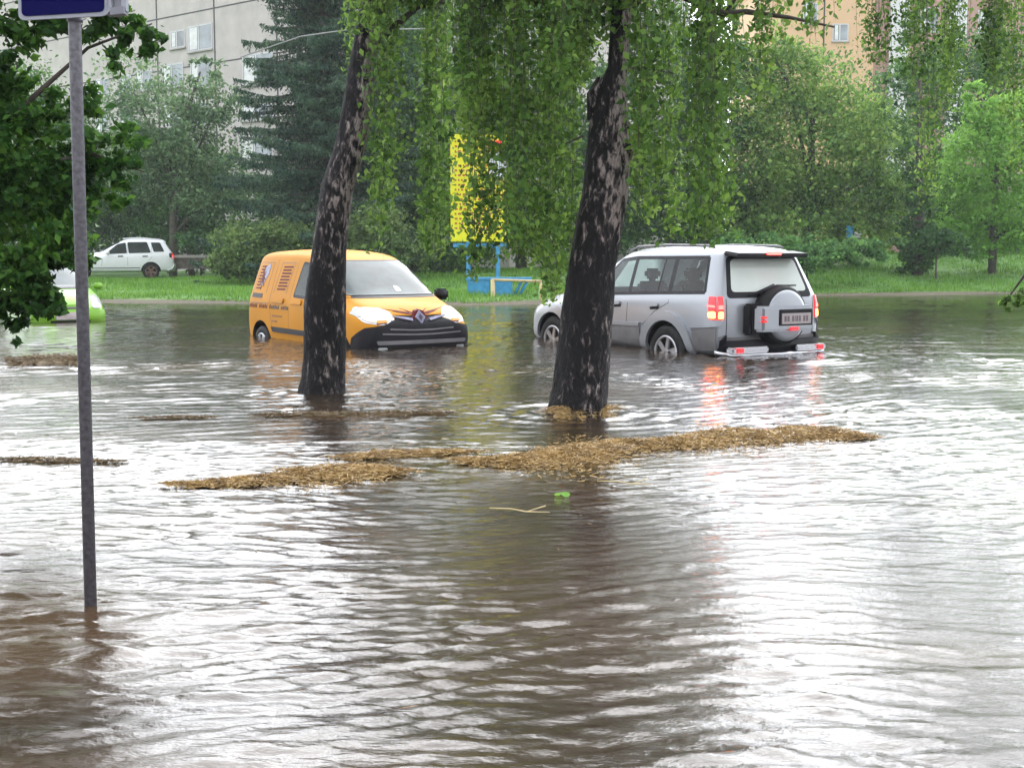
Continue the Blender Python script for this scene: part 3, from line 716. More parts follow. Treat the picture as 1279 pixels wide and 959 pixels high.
for sd, ax in ((1, 'L'), (-1, 'R')):
    panel('side_window', lbv, [(-.2, .98), (1.55, .95), (1.0, 1.34), (-.1, 1.38)], ax, .006, M['glass'], lc, r=.06)
    for xw in (0, 2.34): wheel(lc, xw, sd * .72, .27, .27, .17, sd, spokes=5, width=.16)
    mirror_obj(lc, 1.5, sd * .84, 1.0, sd, M['lime'], s=.8)
    panel('headlight', lbv, [(sd * .42, .60), (sd * .60, .60), (sd * .66, .72), (sd * .64, .84), (sd * .54, .86), (sd * .44, .76)], 'F', .012, M['headoff'], lc, r=.07, bulge=.02)
panel('windscreen', lbv, [(-.60, .99), (.60, .99), (.48, 1.38), (-.48, 1.38)], 'F', .008, M['wind'], lc, r=.06)
panel('windscreen_base', lbv, [(-.62, .965), (.62, .965), (.61, .995), (-.61, .995)], 'F', .012, M['black'], lc)
panel('grille', lbv, [(-.26, .60), (.26, .60), (.28, .635), (-.28, .635)], 'F', .010, M['seam'], lc, r=.01)
panel('bumper', lbv, [(-.66, .36), (.66, .36), (.64, .56), (-.64, .56)], 'F', .04, M['lime'], lc, thick=.05, bulge=.03)
panel('licence_plate', lbv, [(-.26, .42), (.26, .42), (.26, .525), (-.26, .525)], 'F', .082, M['plate'], lc, thick=.02)
panel('lower_grille', lbv, [(-.36, .33), (.36, .33), (.36, .40), (-.36, .40)], 'F', .07, M['black'], lc, thick=.03)
p = gnd(88, 402, 0); ha = math.radians(-60); place(lc, p.x - 2.9 * math.cos(ha), p.y - 2.9 * math.sin(ha), ha, -.36)
# ------------------------------------------------------------------ water
def water_height(X, Y):
    rg = np.random.default_rng(5)
    wx = X + .35 * np.sin(Y * .9 + 1.3) + .25 * np.sin(X * .7 + Y * .45)
    wy = Y + .22 * np.sin(X * .8 + .4) + .16 * np.sin(X * 1.7 - Y * .6)
    H = np.zeros_like(X)
    calm = .78 + .42 * np.sin(.9 * wx + 1.1 * wy + .5) * np.sin(.55 * wx - .8 * wy + 2.) + .15 * np.sin(2.3 * wx + 1.7 * wy)
    for i in range(105):
        lam = .052 * (1.5 / .060) ** rg.uniform(0, 1) if i < 75 else rg.uniform(.05, .13)
        k = 2 * PI / lam
        th = rg.normal(0, .40 if lam < .22 else .28) - .16
        ph = rg.uniform(0, 2 * PI)
        slope = .054 if lam < .13 else (.038 if lam < .28 else (.013 if lam < .6 else .008))
        a = slope / k
        kx, ky = k * math.sin(th), k * math.cos(th)
        q = rg.uniform(.25, .8, 2); mod = .55 + .45 * np.sin(wx * q[0] + wy * q[1] * .6 + rg.uniform(0, 6))
        H += a * mod * 2.1 * (np.exp(1.1 * (np.sin(kx * wx + ky * wy + ph) - 1)) - .45)
    H *= calm
    for _ in range(420):                                    # rings left by raindrops
        cx, cy, R_, s_ = rg.uniform(-4.5, 4.5), rg.uniform(3.2, 13), rg.uniform(.02, .12), rg.uniform(.5, 1.)
        i0, i1 = np.searchsorted(Y[:, 0], [cy - R_ - .08, cy + R_ + .08]); j0, j1 = np.searchsorted(X[0], [cx - R_ - .08, cx + R_ + .08])
        d = np.hypot(X[i0:i1, j0:j1] - cx, Y[i0:i1, j0:j1] - cy); H[i0:i1, j0:j1] += s_ * .0035 * np.exp(-((d - R_) / .03) ** 2) * np.cos((d - R_) * 2 * PI / .06)
    # rings of disturbed water around what stands in the flood
    for cx, cy, r in WAKES:
        d = np.hypot(X - cx, Y - cy); H += (.003 if r < .1 else .009) * np.exp(-((d - r) / .5) ** 2) * np.sin((d - r) * 2 * PI / .28)
    for cx, cy, sx, sy, h in HUMPS:
        H += h * np.exp(-((X - cx) / sx) ** 2 - ((Y - cy) / sy) ** 2)
    return H
def lines(segs):
    out = [segs[0][0]]
    for a, b, st in segs:
        n = max(1, int(round((b - a) / st))); out += list(a + (b - a) * (np.arange(1, n + 1)) / n)
    return np.array(out)
T1 = gnd(403, 488); T2 = gnd(722, 515); P0 = gnd(114, 757)
WAKES = [(T1.x, T1.y, .3), (T2.x, T2.y, .35), (P0.x, P0.y, .05), (3.4, 16.3, .9), (-1.6, 18.4, 1.0)]
q = gnd(135, 815)
HUMPS = [(q.x, q.y, .12, .09, .03)]
xs = lines([(-60, -14, 1.2), (-14, -6, .12), (-6, 6, .03), (6, 14, .12), (14, 60, 1.2)])
ys = lines([(-3, 2.6, .5), (2.6, 9, .018), (9, 16, .045), (16, 30, .10), (30, 48, .25)])
X, Y = np.meshgrid(xs, ys); Z = water_height(X, Y)
nx, ny = len(xs), len(ys)
V = np.stack([X, Y, Z], -1).reshape(-1, 3)
ii = (np.arange(ny - 1)[:, None] * nx + np.arange(nx - 1)[None, :]).ravel()
Fq = np.stack([ii, ii + 1, ii + nx + 1, ii + nx], 1).astype(np.int32)
me = bpy.data.meshes.new('flood_water')
me.vertices.add(len(V)); me.vertices.foreach_set('co', V.astype(np.float32).ravel())
me.loops.add(Fq.size); me.loops.foreach_set('vertex_index', Fq.ravel())
me.polygons.add(len(Fq)); me.polygons.foreach_set('loop_start', np.arange(0, Fq.size, 4, dtype=np.int32)); me.update(calc_edges=True)
m, nt, b = new_mat('muddy_flood_water')
tc = N(nt, 'ShaderNodeTexCoord')
mp = N(nt, 'ShaderNodeMapping'); mp.inputs['Scale'].default_value = (.35, .6, 1); nt.links.new(tc.outputs['Object'], mp.inputs['Vector'])
nz = N(nt, 'ShaderNodeTexNoise'); nz.inputs['Scale'].default_value = 1.1; nz.inputs['Detail'].default_value = 7; nz.inputs['Distortion'].default_value = .6
nt.links.new(mp.outputs[0], nz.inputs['Vector'])
r = ramp(nt, [(.33, (.017, .0125, .009)), (.5, (.026, .018, .012)), (.62, (.042, .027, .016)), (.75, (.065, .038, .019))])
nt.links.new(nz.outputs['Fac'], r.inputs['Fac'])
prev = r.outputs['Color']
for (cx, cy, sx, sy, k, c) in ((-2.1, 4.35, 1.1, .75, .9, (.055, .034, .019)), (.5, 5.0, 1.0, 1.3, .75, (.040, .026, .017)), (-3.1, 7.6, 1.0, 1.0, .6, (.06, .045, .018)), (.1, 8.3, 1.2, 1.2, .6, (.06, .042, .012))):
    # plumes of stirred-up silt; the last paints in a yellow-brown reflection
    v = N(nt, 'ShaderNodeMapping'); v.inputs['Location'].default_value = (-cx / sx, -cy / sy, 0); v.inputs['Scale'].default_value = (1 / sx, 1 / sy, 1)
    nt.links.new(tc.outputs['Object'], v.inputs['Vector'])
    ln_ = N(nt, 'ShaderNodeVectorMath', operation='LENGTH'); nt.links.new(v.outputs[0], ln_.inputs[0])
    ad = N(nt, 'ShaderNodeMath', operation='MULTIPLY_ADD'); ad.inputs[1].default_value = 1.6; nt.links.new(nz.outputs['Fac'], ad.inputs[0]); nt.links.new(ln_.outputs['Value'], ad.inputs[2])
    mr = N(nt, 'ShaderNodeMapRange'); mr.inputs['From Min'].default_value = 1.3; mr.inputs['From Max'].default_value = 2.1; mr.inputs['To Min'].default_value = k; mr.inputs['To Max'].default_value = 0
    nt.links.new(ad.outputs[0], mr.inputs['Value'])
    mc = N(nt, 'ShaderNodeMixRGB'); mc.inputs[2].default_value = (*c, 1); nt.links.new(mr.outputs[0], mc.inputs[0]); nt.links.new(prev, mc.inputs[1]); prev = mc.outputs[0]
nt.links.new(prev, b.inputs['Base Color'])
b.inputs['Roughness'].default_value = .045; b.inputs['IOR'].default_value = 1.55
mp2 = N(nt, 'ShaderNodeMapping'); mp2.inputs['Scale'].default_value = (15, 30, 1); mp2.inputs['Rotation'].default_value = (0, 0, .12); nt.links.new(tc.outputs['Object'], mp2.inputs['Vector'])
n2 = N(nt, 'ShaderNodeTexNoise'); n2.inputs['Scale'].default_value = 1.0; n2.inputs['Detail'].default_value = 5; n2.inputs['Roughness'].default_value = .6
nt.links.new(mp2.outputs[0], n2.inputs['Vector'])
bp = N(nt, 'ShaderNodeBump'); bp.inputs['Strength'].default_value = 1.; bp.inputs['Distance'].default_value = .0040
nt.links.new(n2.outputs['Fac'], bp.inputs['Height']); nt.links.new(bp.outputs['Normal'], b.inputs['Normal'])
w = link_mesh('water', me, m, None, True); tag(w, kind='structure')

# ------------------------------------------------------------------ ground: river bed, bank and lawn in one sheet
SH = [(-60, 30.5), (gnd(0, 379).x, 32.5), (gnd(150, 378).x, gnd(150, 378).y), (gnd(300, 380).x, gnd(300, 380).y), (gnd(600, 382).x, gnd(600, 382).y),
      (gnd(720, 378).x, gnd(720, 378).y), (gnd(1030, 370).x, gnd(1030, 370).y), (gnd(1279, 367).x, gnd(1279, 367).y), (60, 45)]
def rise(x): return np.interp(x, [-14, -5, 4, 11], [.014, .03, .06, .10])
def shore(x): return np.interp(x, [s[0] for s in SH], [s[1] for s in SH])
gx = lines([(-450, -60, 30), (-60, 60, .8), (60, 450, 30)]); gy = lines([(-120, 26, 6), (26, 48, .3), (48, 80, 1.5), (80, 900, 40)])
X, Y = np.meshgrid(gx, gy); d = Y - shore(X) + .25 * np.sin(X * 1.1) + .12 * np.sin(X * 3.1)
rg = np.random.default_rng(3)
Z = np.where(d < 0, np.maximum(-.45, d * .35), np.minimum(d * .10, .12) + np.clip(d - 1.2, 0, 11) * rise(X)) + .02 * np.sin(X * 1.9) * np.sin(Y * 1.3) * (d > .5)
nx, ny = len(gx), len(gy); V = np.stack([X, Y, Z], -1).reshape(-1, 3)
ii = (np.arange(ny - 1)[:, None] * nx + np.arange(nx - 1)[None, :]).ravel()
def ground_z(x, y):
    dd = y - shore(x) + .25 * np.sin(x * 1.1) + .12 * np.sin(x * 3.1)
    return np.where(dd < 0, np.maximum(-.45, dd * .35), np.minimum(dd * .10, .12) + np.clip(dd - 1.2, 0, 11) * rise(x))
m, nt, b = new_mat('lawn_and_mud')
tc = N(nt, 'ShaderNodeTexCoord'); sep = N(nt, 'ShaderNodeSeparateXYZ'); nt.links.new(tc.outputs['Object'], sep.inputs[0])
nz = N(nt, 'ShaderNodeTexNoise'); nz.inputs['Scale'].default_value = .8; nz.inputs['Detail'].default_value = 8; nt.links.new(tc.outputs['Object'], nz.inputs['Vector'])
n2 = N(nt, 'ShaderNodeTexNoise'); n2.inputs['Scale'].default_value = 18; n2.inputs['Detail'].default_value = 4; nt.links.new(tc.outputs['Object'], n2.inputs['Vector'])
r = ramp(nt, [(.3, (.045, .12, .02)), (.5, (.075, .18, .03)), (.7, (.13, .22, .05))])
mm = N(nt, 'ShaderNodeMath', operation='ADD'); mm2 = N(nt, 'ShaderNodeMath', operation='MULTIPLY'); mm2.inputs[1].default_value = .5
nt.links.new(nz.outputs['Fac'], mm.inputs[0]); nt.links.new(n2.outputs['Fac'], mm.inputs[1]); nt.links.new(mm.outputs[0], mm2.inputs[0]); nt.links.new(mm2.outputs[0], r.inputs['Fac'])
mud = ramp(nt, [(.35, (.05, .042, .028)), (.6, (.10, .08, .05))]); nt.links.new(n2.outputs['Fac'], mud.inputs['Fac'])
hh = N(nt, 'ShaderNodeMapRange'); hh.inputs['From Min'].default_value = .05; hh.inputs['From Max'].default_value = .10; nt.links.new(sep.outputs['Z'], hh.inputs['Value'])
mx = N(nt, 'ShaderNodeMixRGB'); nt.links.new(hh.outputs[0], mx.inputs[0]); nt.links.new(mud.outputs['Color'], mx.inputs[1]); nt.links.new(r.outputs['Color'], mx.inputs[2])
nt.links.new(mx.outputs[0], b.inputs['Base Color']); b.inputs['Roughness'].default_value = .9
g = pymesh('ground', V, np.stack([ii, ii + 1, ii + nx + 1, ii + nx], 1).tolist(), m); tag(g, kind='structure')
# grass blades on the lawn
n = 90000
x = RNG.uniform(-24, 26, n); y = shore(x) + .6 + RNG.uniform(0, 1, n) ** 1.3 * 17
C = np.stack([x, y, ground_z(x, y)], 1); a = rand_unit(n) * np.array([1, 1, 0]); h = RNG.uniform(.05, .15, (n, 1)) * (1 + .5 * np.sin(x * 1.3)[:, None] * np.sin(y * .9)[:, None])
tip = C + a * .05 + np.array([0, 0, 1]) * h; bb = a[:, [1, 0, 2]] * np.array([1, -1, 0]) * .022
M['grass'] = leaf_mat('lawn_grass', (.05, .13, .02), (.10, .23, .03), (.17, .31, .06), .35, .9)
o = npmesh('grass', np.stack([C - bb, C + bb, tip], 1).reshape(-1, 3), 3, M['grass']); tag(o, 'short green grass growing on the far bank', 'grass', kind='stuff')

# ------------------------------------------------------------------ leaf colours
M['lf_birch'] = leaf_mat('birch_leaf', (.018, .050, .012), (.075, .165, .026), (.22, .36, .075), .42, 1.6)
M['lf_near'] = leaf_mat('broad_leaf', (.008, .030, .007), (.026, .090, .012), (.12, .27, .035), .34, 1.8)
M['lf_pale'] = leaf_mat('pale_leaf', (.035, .08, .045), (.11, .20, .09), (.25, .36, .17), .38, .7)
M['lf_mid'] = leaf_mat('mid_leaf', (.022, .07, .028), (.08, .20, .055), (.19, .36, .10), .42, .6)
M['lf_dark'] = leaf_mat('dark_leaf', (.014, .044, .018), (.048, .125, .038), (.14, .27, .065), .36, .7)
M['lf_spruce'] = leaf_mat('spruce_needle', (.014, .040, .030), (.040, .090, .060), (.13, .21, .11), .25, .8)
M['lf_juniper'] = leaf_mat('juniper_spray', (.042, .085, .03), (.10, .17, .05), (.22, .31, .10), .3, 1.2)
M['lf_bright'] = leaf_mat('bright_leaf', (.07, .18, .03), (.15, .34, .05), (.27, .48, .11), .42, .8)
M['lf_right'] = leaf_mat('yellowish_green_leaf', (.032, .085, .03), (.13, .25, .055), (.31, .44, .11), .42, .55)

# ------------------------------------------------------------------ the two birches standing in the flood
def px_trunk(name, pts, Y, parent, loc, lump=.05, dens=5, sides=56):
    """pts: (centre x, y, width) in photo pixels; the trunk stands at distance Y"""
    P = []; R = []
    n = len(pts)
    for i in range(n - 1):
        for s in range(dens):
            t = s / dens; P.append([pts[i][j] * (1 - t) + pts[i + 1][j] * t for j in range(3)])
    P.append(pts[-1])
    ctr = [at(q[0], q[1], Y) - loc for q in P]; rad = [q[2] * .5 * Y / FOC for q in P]
    V, F = tube_v(ctr, rad, sides, lump=lump, seed=Y)
    return pymesh(name, V, F, M['birch'], parent)
def strands(parent, loc, specs, mat, lsize, leafstep=.0155, spread=.045, name='hanging_leaves', twname='hanging_twigs'):
    """weeping twigs: each falls from a limb to the height given, with leaves all along it"""
    L = []; T = []
    for (x0, x1, top, bot, var, n, Y0, Y1) in specs:
        nb_ = max(1, int((x1 - x0) / 16)); bun = [(random.uniform(x0, x1), random.uniform(-.7, .7) * var, random.uniform(Y0, Y1)) for _ in range(nb_)]
        for _ in range(n):
            c_ = random.choice(bun); px = min(x1, max(x0, random.gauss(c_[0], 6.5))); Yd = c_[2] + random.uniform(-.25, .25)
            b_ = bot + c_[1] + random.uniform(-var, var) * .45 * random.random()
            if b_ < top + 15: continue
            A = at(px + random.uniform(-9, 9), top + random.uniform(-25, 10), Yd); B = at(px, b_, Yd)
            k = max(3, int((A - B).length / .25)); ph = random.uniform(0, 6); am = random.uniform(.02, .06)
            pts = []
            for i in range(k + 1):
                t = i / k; e = 1 - (1 - t) ** 2
                p = Vector((A.x + (B.x - A.x) * e, A.y + (B.y - A.y) * e, A.z + (B.z - A.z) * t))
                pts.append(p + Vector((am * math.sin(ph + 3 * t), am * math.cos(ph + 2.3 * t), 0)) - loc)
            T.append((pts, [.0026 * (1 - .7 * i / k) for i in range(k + 1)]))
            P = np.array([tuple(p) for p in pts]); ln = (A - B).length; m_ = max(4, int(ln / leafstep))
            tt = np.sort(RNG.uniform(0, 1, m_) ** .9) * k; i0 = np.minimum(tt.astype(int), k - 1); fr = (tt - i0)[:, None]
            # leaves sit on little side twigs, in tufts with gaps between them
            tuft = .5 + .5 * np.sin(tt * 5.1 + ph * 3)
            keep = RNG.uniform(0, 1, m_) < .35 + .65 * tuft
            C = P[i0] * (1 - fr) + P[i0 + 1] * fr + RNG.normal(size=(m_, 3)) * np.array([spread, spread, .02]) * (.6 + .8 * tuft[:, None])
            L.append(C[keep])
    C = np.concatenate(L)
    npmesh(name, leaf_quads(C, lsize, .35, .9, .66), 4, mat, parent)
    tubes(twname, T, M['twig'], parent, 4)
Y1 = T1.y; Y2 = T2.y
loc1 = Vector((T1.x, T1.y, 0)); loc2 = Vector((T2.x, T2.y, 0))
b1 = tag(empty('birch_tree', loc1), 'slimmer leaning birch in front of the amber van, weeping leaves at its top', 'tree', 'birches standing in the flood')
px_trunk('trunk', [(401, 520, 70), (402, 492, 60), (404, 470, 54), (405, 440, 52), (405, 383, 52), (411, 310, 42), (421, 236, 39), (437, 187, 37), (447, 138, 37), (454, 80, 33), (458, 40, 28), (470, -20, 24), (490, -90, 20), (505, -200, 12)], Y1, b1, loc1)
b2 = tag(empty('birch_tree', loc2), 'thicker fissured birch with a broken stub, standing in front of the silver off-roader', 'tree', 'birches standing in the flood')
px_trunk('trunk', [(718, 550, 86), (721, 518, 76), (725, 490, 70), (730, 440, 66), (734, 387, 64), (739, 330, 58), (748, 276, 57), (756, 235, 56), (759, 200, 55), (761, 177, 52), (761, 150, 46), (763, 125, 40), (767, 105, 32), (772, 85, 24), (774, 55, 25), (778, 0, 24), (782, -80, 22), (770, -200, 18), (765, -380, 9)], Y2, b2, loc2, lump=.06)
tube('limb', [at(764, 215, Y2 - .03) - loc2, at(782, 190, Y2 - .05) - loc2, at(790, 172, Y2 - .06) - loc2], [.11, .07, .045], M['birch'], b2, sides=24, lump=.1)
tube('limb', [at(745, 150, Y2) - loc2, at(744, 118, Y2) - loc2, at(751, 98, Y2) - loc2], [.07, .065, .035], M['birch'], b2, sides=24, lump=.12)
tube('limb', [at(774, 40, Y2 + .1) - loc2, at(810, -30, Y2 + .3) - loc2, at(855, -4, Y2) - loc2, at(905, 18, Y2) - loc2, at(932, 15, Y2) - loc2, at(985, 22, Y2) - loc2, at(1042, 34, Y2) - loc2], [.05, .045, .035, .03, .024, .016, .008], M['twig'], b2, sides=8)
tube('limb', [at(905, 18, Y2) - loc2, at(925, -10, Y2) - loc2, at(980, -25, Y2) - loc2], [.018, .012, .006], M['twig'], b2, sides=6)
tube('limb', [at(728, 170, Y2) - loc2, at(715, 176, Y2) - loc2, at(706, 180, Y2) - loc2], [.012, .008, .004], M['twig'], b2, sides=6)
tube('limb', [at(778, 88, Y2) - loc2, at(800, 84, Y2) - loc2, at(840, 92, Y2) - loc2], [.012, .008, .004], M['twig'], b2, sides=6)
for p in ([(776, 0), (700, -90), (610, -60)], [(776, -40), (850, -120), (930, -60)], [(774, -120), (690, -220), (600, -180)], [(772, -160), (860, -260), (930, -200)]):
    tube('limb', [at(q[0], q[1], Y2 + .2 * i) - loc2 for i, q in enumerate(p)], [.05, .035, .015], M['twig'], b2, sides=8)
for p in ([(470, -10), (540, -70), (600, -50)], [(480, -60), (440, -110), (400, -80)], [(463, 60), (520, 10), (560, 0)]):
    tube('limb', [at(q[0], q[1], Y1 + .2 * i) - loc1 for i, q in enumerate(p)], [.04, .028, .012], M['twig'], b1, sides=8)
# curtains of leaves: (x0, x1, top, bottom, variation, count, near, far)
strands(b1, loc1, [(440, 480, -90, 60, 60, 20, Y1 - .8, Y1 + .8), (470, 520, -90, 210, 130, 22, Y1 - 1, Y1 + 1), (505, 556, -90, 290, 60, 36, Y1 - .6, Y1 + 1),
                   (425, 470, -90, 30, 30, 12, Y1 - .5, Y1 + .8)], M['lf_birch'], .060)
strands(b2, loc2, [(560, 600, -90, 170, 110, 30, Y2 - 1, Y2 + 1.3), (584, 600, -90, 330, 40, 5, Y2 - 1, Y2 + 1), (560, 580, -90, 190, 40, 4, Y2 - 1, Y2 + 1), (590, 612, -90, 328, 20, 9, Y2 - 1, Y2 + 1.3), (636, 665, -90, 330, 25, 14, Y2 - 1, Y2 + 1.3), (604, 660, -90, 315, 75, 20, Y2 - 1, Y2 + 1.3),
                   (655, 700, -90, 345, 50, 34, Y2 - .6, Y2 + 1.3), (695, 735, -90, 140, 90, 24, Y2 - 1, Y2 + .6), (700, 728, -90, 300, 60, 8, Y2 + .3, Y2 + 1.2), (715, 762, -90, 70, 50, 22, Y2 + .3, Y2 + 1.2), (735, 775, -90, 30, 40, 30, Y2 - 1, Y2 + .5),
                   (782, 850, -90, 250, 60, 32, Y2 - .6, Y2 + 1.5), (872, 915, -90, 120, 50, 12, Y2 - .6, Y2 + 1.5), (850, 915, -90, 280, 50, 32, Y2 - .6, Y2 + 1.5), (915, 960, -90, 90, 60, 9, Y2 - .6, Y2 + 1.5),
                   (950, 1045, -60, 35, 40, 16, Y2 - .4, Y2 + .8)], M['lf_birch'], .060)
def crown_leaves(parent, loc, blobs, mat, size, up=.4, droop=.6, clump=.16, per=60, shell=.3, name='crown'):
    P = np.concatenate([blob_points(c, r, n, clump, per, shell) for c, r, n in blobs]) - np.array(loc)
    return npmesh(name, leaf_quads(P, size, up, droop), 4, mat, parent)
crown_leaves(b1, loc1, pix_blobs(Y1, [(510, -60, 90, 60, 9000), (440, -90, 60, 45, 3500)]), M['lf_birch'], .055)
crown_leaves(b2, loc2, pix_blobs(Y2, [(650, -90, 110, 90, 12000), (850, -110, 110, 90, 10000), (760, -260, 150, 130, 14000), (700, -430, 100, 100, 7000), (830, -400, 90, 100, 6000)]), M['lf_birch'], .055)

# a third birch stands outside the frame on the right and hangs into it
L3 = gnd(1420, 470); loc3 = Vector((L3.x, L3.y, 0)); Y3 = loc3.y
b3 = tag(empty('birch_tree', loc3), 'birch at the right edge whose long thin strands of leaves hang in from above', 'tree')
px_trunk('trunk', [(1420, 500, 60), (1420, 300, 52), (1410, 100, 44), (1390, -150, 34), (1370, -400, 16)], Y3, b3, loc3, sides=24)
for p in ([(1400, 60), (1290, -60), (1190, -50), (1080, -70)], [(1395, -80), (1280, -190), (1150, -180)], [(1412, 180), (1340, 250), (1290, 330), (1262, 368)]):
    tube('limb', [at(q[0], q[1], Y3 + .15 * i) - loc3 for i, q in enumerate(p)], [.05, .035, .02, .008][:len(p)], M['twig'], b3, sides=8)
strands(b3, loc3, [(1072, 1108, -90, 75, 12, 16, Y3 - .3, Y3 + .3), (1118, 1150, -90, 110, 60, 14, Y3 - .4, Y3 + .6), (1138, 1162, -90, 290, 60, 9, Y3 - .2, Y3 + .3), (1165, 1215, -90, 90, 70, 24, Y3 - .5, Y3 + 1),
                   (1215, 1300, -90, 110, 70, 42, Y3 - .5, Y3 + 1), (1240, 1300, -90, 200, 50, 8, Y3, Y3 + 1)], M['lf_birch'], .052)
crown_leaves(b3, loc3, pix_blobs(Y3, [(1180, -110, 120, 50, 6000), (1330, -150, 110, 110, 9000), (1400, -330, 110, 110, 7000), (1268, 376, 20, 12, 420), (1290, 368, 26, 16, 420)]), M['lf_birch'], .055)

# ------------------------------------------------------------------ near broad-leaved tree on the left
LN = gnd(-90, 590); locn = Vector((LN.x, LN.y, 0)); Yn = LN.y
nt_ = tag(empty('broadleaf_tree', locn), 'dark glossy-leaved tree closest on the left, overhanging the water behind the sign', 'tree')
tube('trunk', [Vector((0, 0, -.4)), at(-88, 300, Yn) - locn, at(-70, 0, Yn) - locn, at(-40, -350, Yn) - locn], [.22, .19, .15, .06], M['trunkbg'], nt_, sides=20, lump=.05)
for p in ([(-80, 250), (10, 150), (110, 60), (190, 30)], [(-84, 320), (-10, 310), (50, 330), (60, 390)], [(-80, 280), (20, 220), (110, 190), (180, 215)], [(-70, 50), (20, -40), (100, -60)]):
    tube('limb', [at(q[0], q[1], Yn) - locn for q in p], [.035, .02, .010, .004][:len(p)], M['twig'], nt_, sides=8)
crown_leaves(nt_, locn, pix_blobs(Yn, [(-5, 200, 70, 90, 3600), (-20, 60, 55, 80, 1900), (50, 130, 40, 40, 420), (40, 30, 35, 30, 330), (95, 25, 50, 35, 700), (145, 40, 42, 42, 620), (185, 50, 22, 30, 220), (112, 155, 38, 50, 620), (150, 185, 38, 42, 520), (70, 230, 60, 60, 1600), (140, 240, 25, 24, 200),
                                       (25, 300, 65, 75, 2400), (80, 305, 32, 45, 700), (95, 262, 30, 30, 300), (92, 328, 16, 22, 150), (30, 372, 50, 36, 1500), (8, 418, 16, 16, 60),
                                       (-60, 150, 70, 250, 4000), (-30, -170, 120, 150, 8000), (-60, -360, 120, 120, 5000), (80, -90, 80, 60, 1800)], depth=.7), M['lf_near'], .058, up=.7, droop=.5, clump=.20, per=26, shell=.35)

# ------------------------------------------------------------------ trees and shrubs of the far bank
FAR = 'trees and shrubs of the far bank'
def bg(name, label, cat, Y, basepx, L, mat, ls, **k):
    bl = pix_blobs(Y, L); x = at(basepx, 314, Y).x
    return plant_tree(name, label, cat, (x, Y, float(ground_z(x, Y)) - .1), bl, M[mat], ls, FAR, **k)
bg('pale_tree', 'pale feathery tree in front of the panel building', 'tree', 54, 215, [(205, 150, 62, 60, 5200), (255, 185, 45, 60, 3400), (185, 205, 50, 50, 3200), (275, 125, 34, 26, 800), (250, 90, 26, 20, 350), (160, 100, 40, 40, 700), (265, 250, 50, 35, 2500)], 'lf_pale', .17, trunk_r=.16, clump=.3)
bg('leafy_tree', 'fresh green tree behind the white estate car', 'tree', 56, 240, [(235, 240, 55, 45, 5200), (190, 215, 40, 50, 3000), (270, 215, 40, 40, 2500), (215, 285, 60, 28, 4000), (150, 260, 40, 40, 3000)], 'lf_mid', .17, trunk_r=.14)
bg('leafy_tree', 'dark green tree behind the sign pole, left of the white estate car', 'tree', 56, 105, [(95, 200, 60, 80, 5500), (125, 270, 40, 50, 3500), (40, 250, 60, 70, 4500), (30, 130, 60, 60, 3000)], 'lf_dark', .17, trunk_r=.16)
bg('leafy_tree', 'shadowy tree standing behind the leaf curtain of the left birch', 'tree', 46, 520, [(500, 90, 60, 110, 9000), (510, 220, 60, 90, 8000), (560, 300, 60, 50, 5000), (455, 200, 40, 80, 4500)], 'lf_dark', .17, trunk_r=.2)
bg('leafy_tree', 'tall shadowy tree behind the yellow billboard', 'tree', 49, 650, [(640, 80, 80, 110, 10000), (650, 230, 80, 90, 9000), (720, 160, 50, 120, 6000), (700, 290, 60, 40, 4000)], 'lf_dark', .18, trunk_r=.2)
bg('leafy_tree', 'dark tree rising behind the roof of the silver off-roader', 'tree', 47, 840, [(820, 110, 70, 110, 8500), (850, 240, 80, 70, 7500), (890, 120, 50, 110, 5500), (900, 270, 55, 55, 4000), (770, 240, 50, 70, 4000)], 'lf_dark', .18, trunk_r=.18)
bg('spreading_tree', 'broad yellowish green tree right of the silver off-roader', 'tree', 47, 1010, [(1000, 180, 95, 75, 9500), (1020, 95, 60, 40, 1500), (960, 60, 40, 40, 900), (930, 130, 60, 55, 4200), (1060, 150, 55, 50, 3800), (980, 95, 50, 40, 2200), (940, 230, 70, 55, 5600), (1070, 240, 55, 55, 4600), (1000, 285, 95, 42, 7500), (1080, 300, 50, 26, 2600), (1110, 215, 34, 60, 2200)], 'lf_right', .155, trunk_r=.18, clump=.26)
bg('leafy_tree', 'dark ivy-clad slender tree between the two bright trees on the right', 'tree', 45, 1147, [(1147, 60, 20, 80, 2400), (1146, 180, 17, 80, 2200), (1145, 280, 17, 55, 2600), (1147, 322, 26, 20, 1500)], 'lf_dark', .13, trunk_r=.19, limbs=False, shell=.2)
bg('bright_tree', 'bright fresh green tree at the right edge of the lawn', 'tree', 46, 1240, [(1235, 200, 58, 55, 5200), (1205, 255, 42, 40, 3000), (1275, 160, 50, 60, 4200), (1290, 270, 60, 48, 4200), (1240, 290, 60, 34, 4200), (1225, 130, 30, 30, 1200)], 'lf_bright', .15, trunk_r=.14, clump=.26)
bg('leafy_tree', 'tall blue-green tree in front of the pink building', 'tree', 55, 1180, [(1120, 130, 50, 70, 4200), (1200, 110, 60, 75, 5500), (1270, 90, 60, 80, 5200), (1130, 240, 60, 70, 5000), (1200, 250, 60, 70, 4500), (1180, 300, 70, 26, 3000), (1270, 300, 60, 24, 2600)], 'lf_dark', .18, trunk_r=.2)
bg('round_shrub', 'round grey-green shrub left of the amber van', 'shrub', 41, 322, [(322, 308, 52, 34, 6500), (290, 330, 28, 20, 2200), (360, 300, 34, 28, 3000)], 'lf_juniper', .12, trunk_r=.05, up=.2, droop=.6)
bg('round_shrub', 'soft green shrub behind the roof of the amber van', 'shrub', 41, 470, [(460, 290, 48, 30, 5200), (505, 315, 34, 24, 2600), (420, 300, 30, 22, 2000)], 'lf_juniper', .12, trunk_r=.05, up=.2, droop=.6)
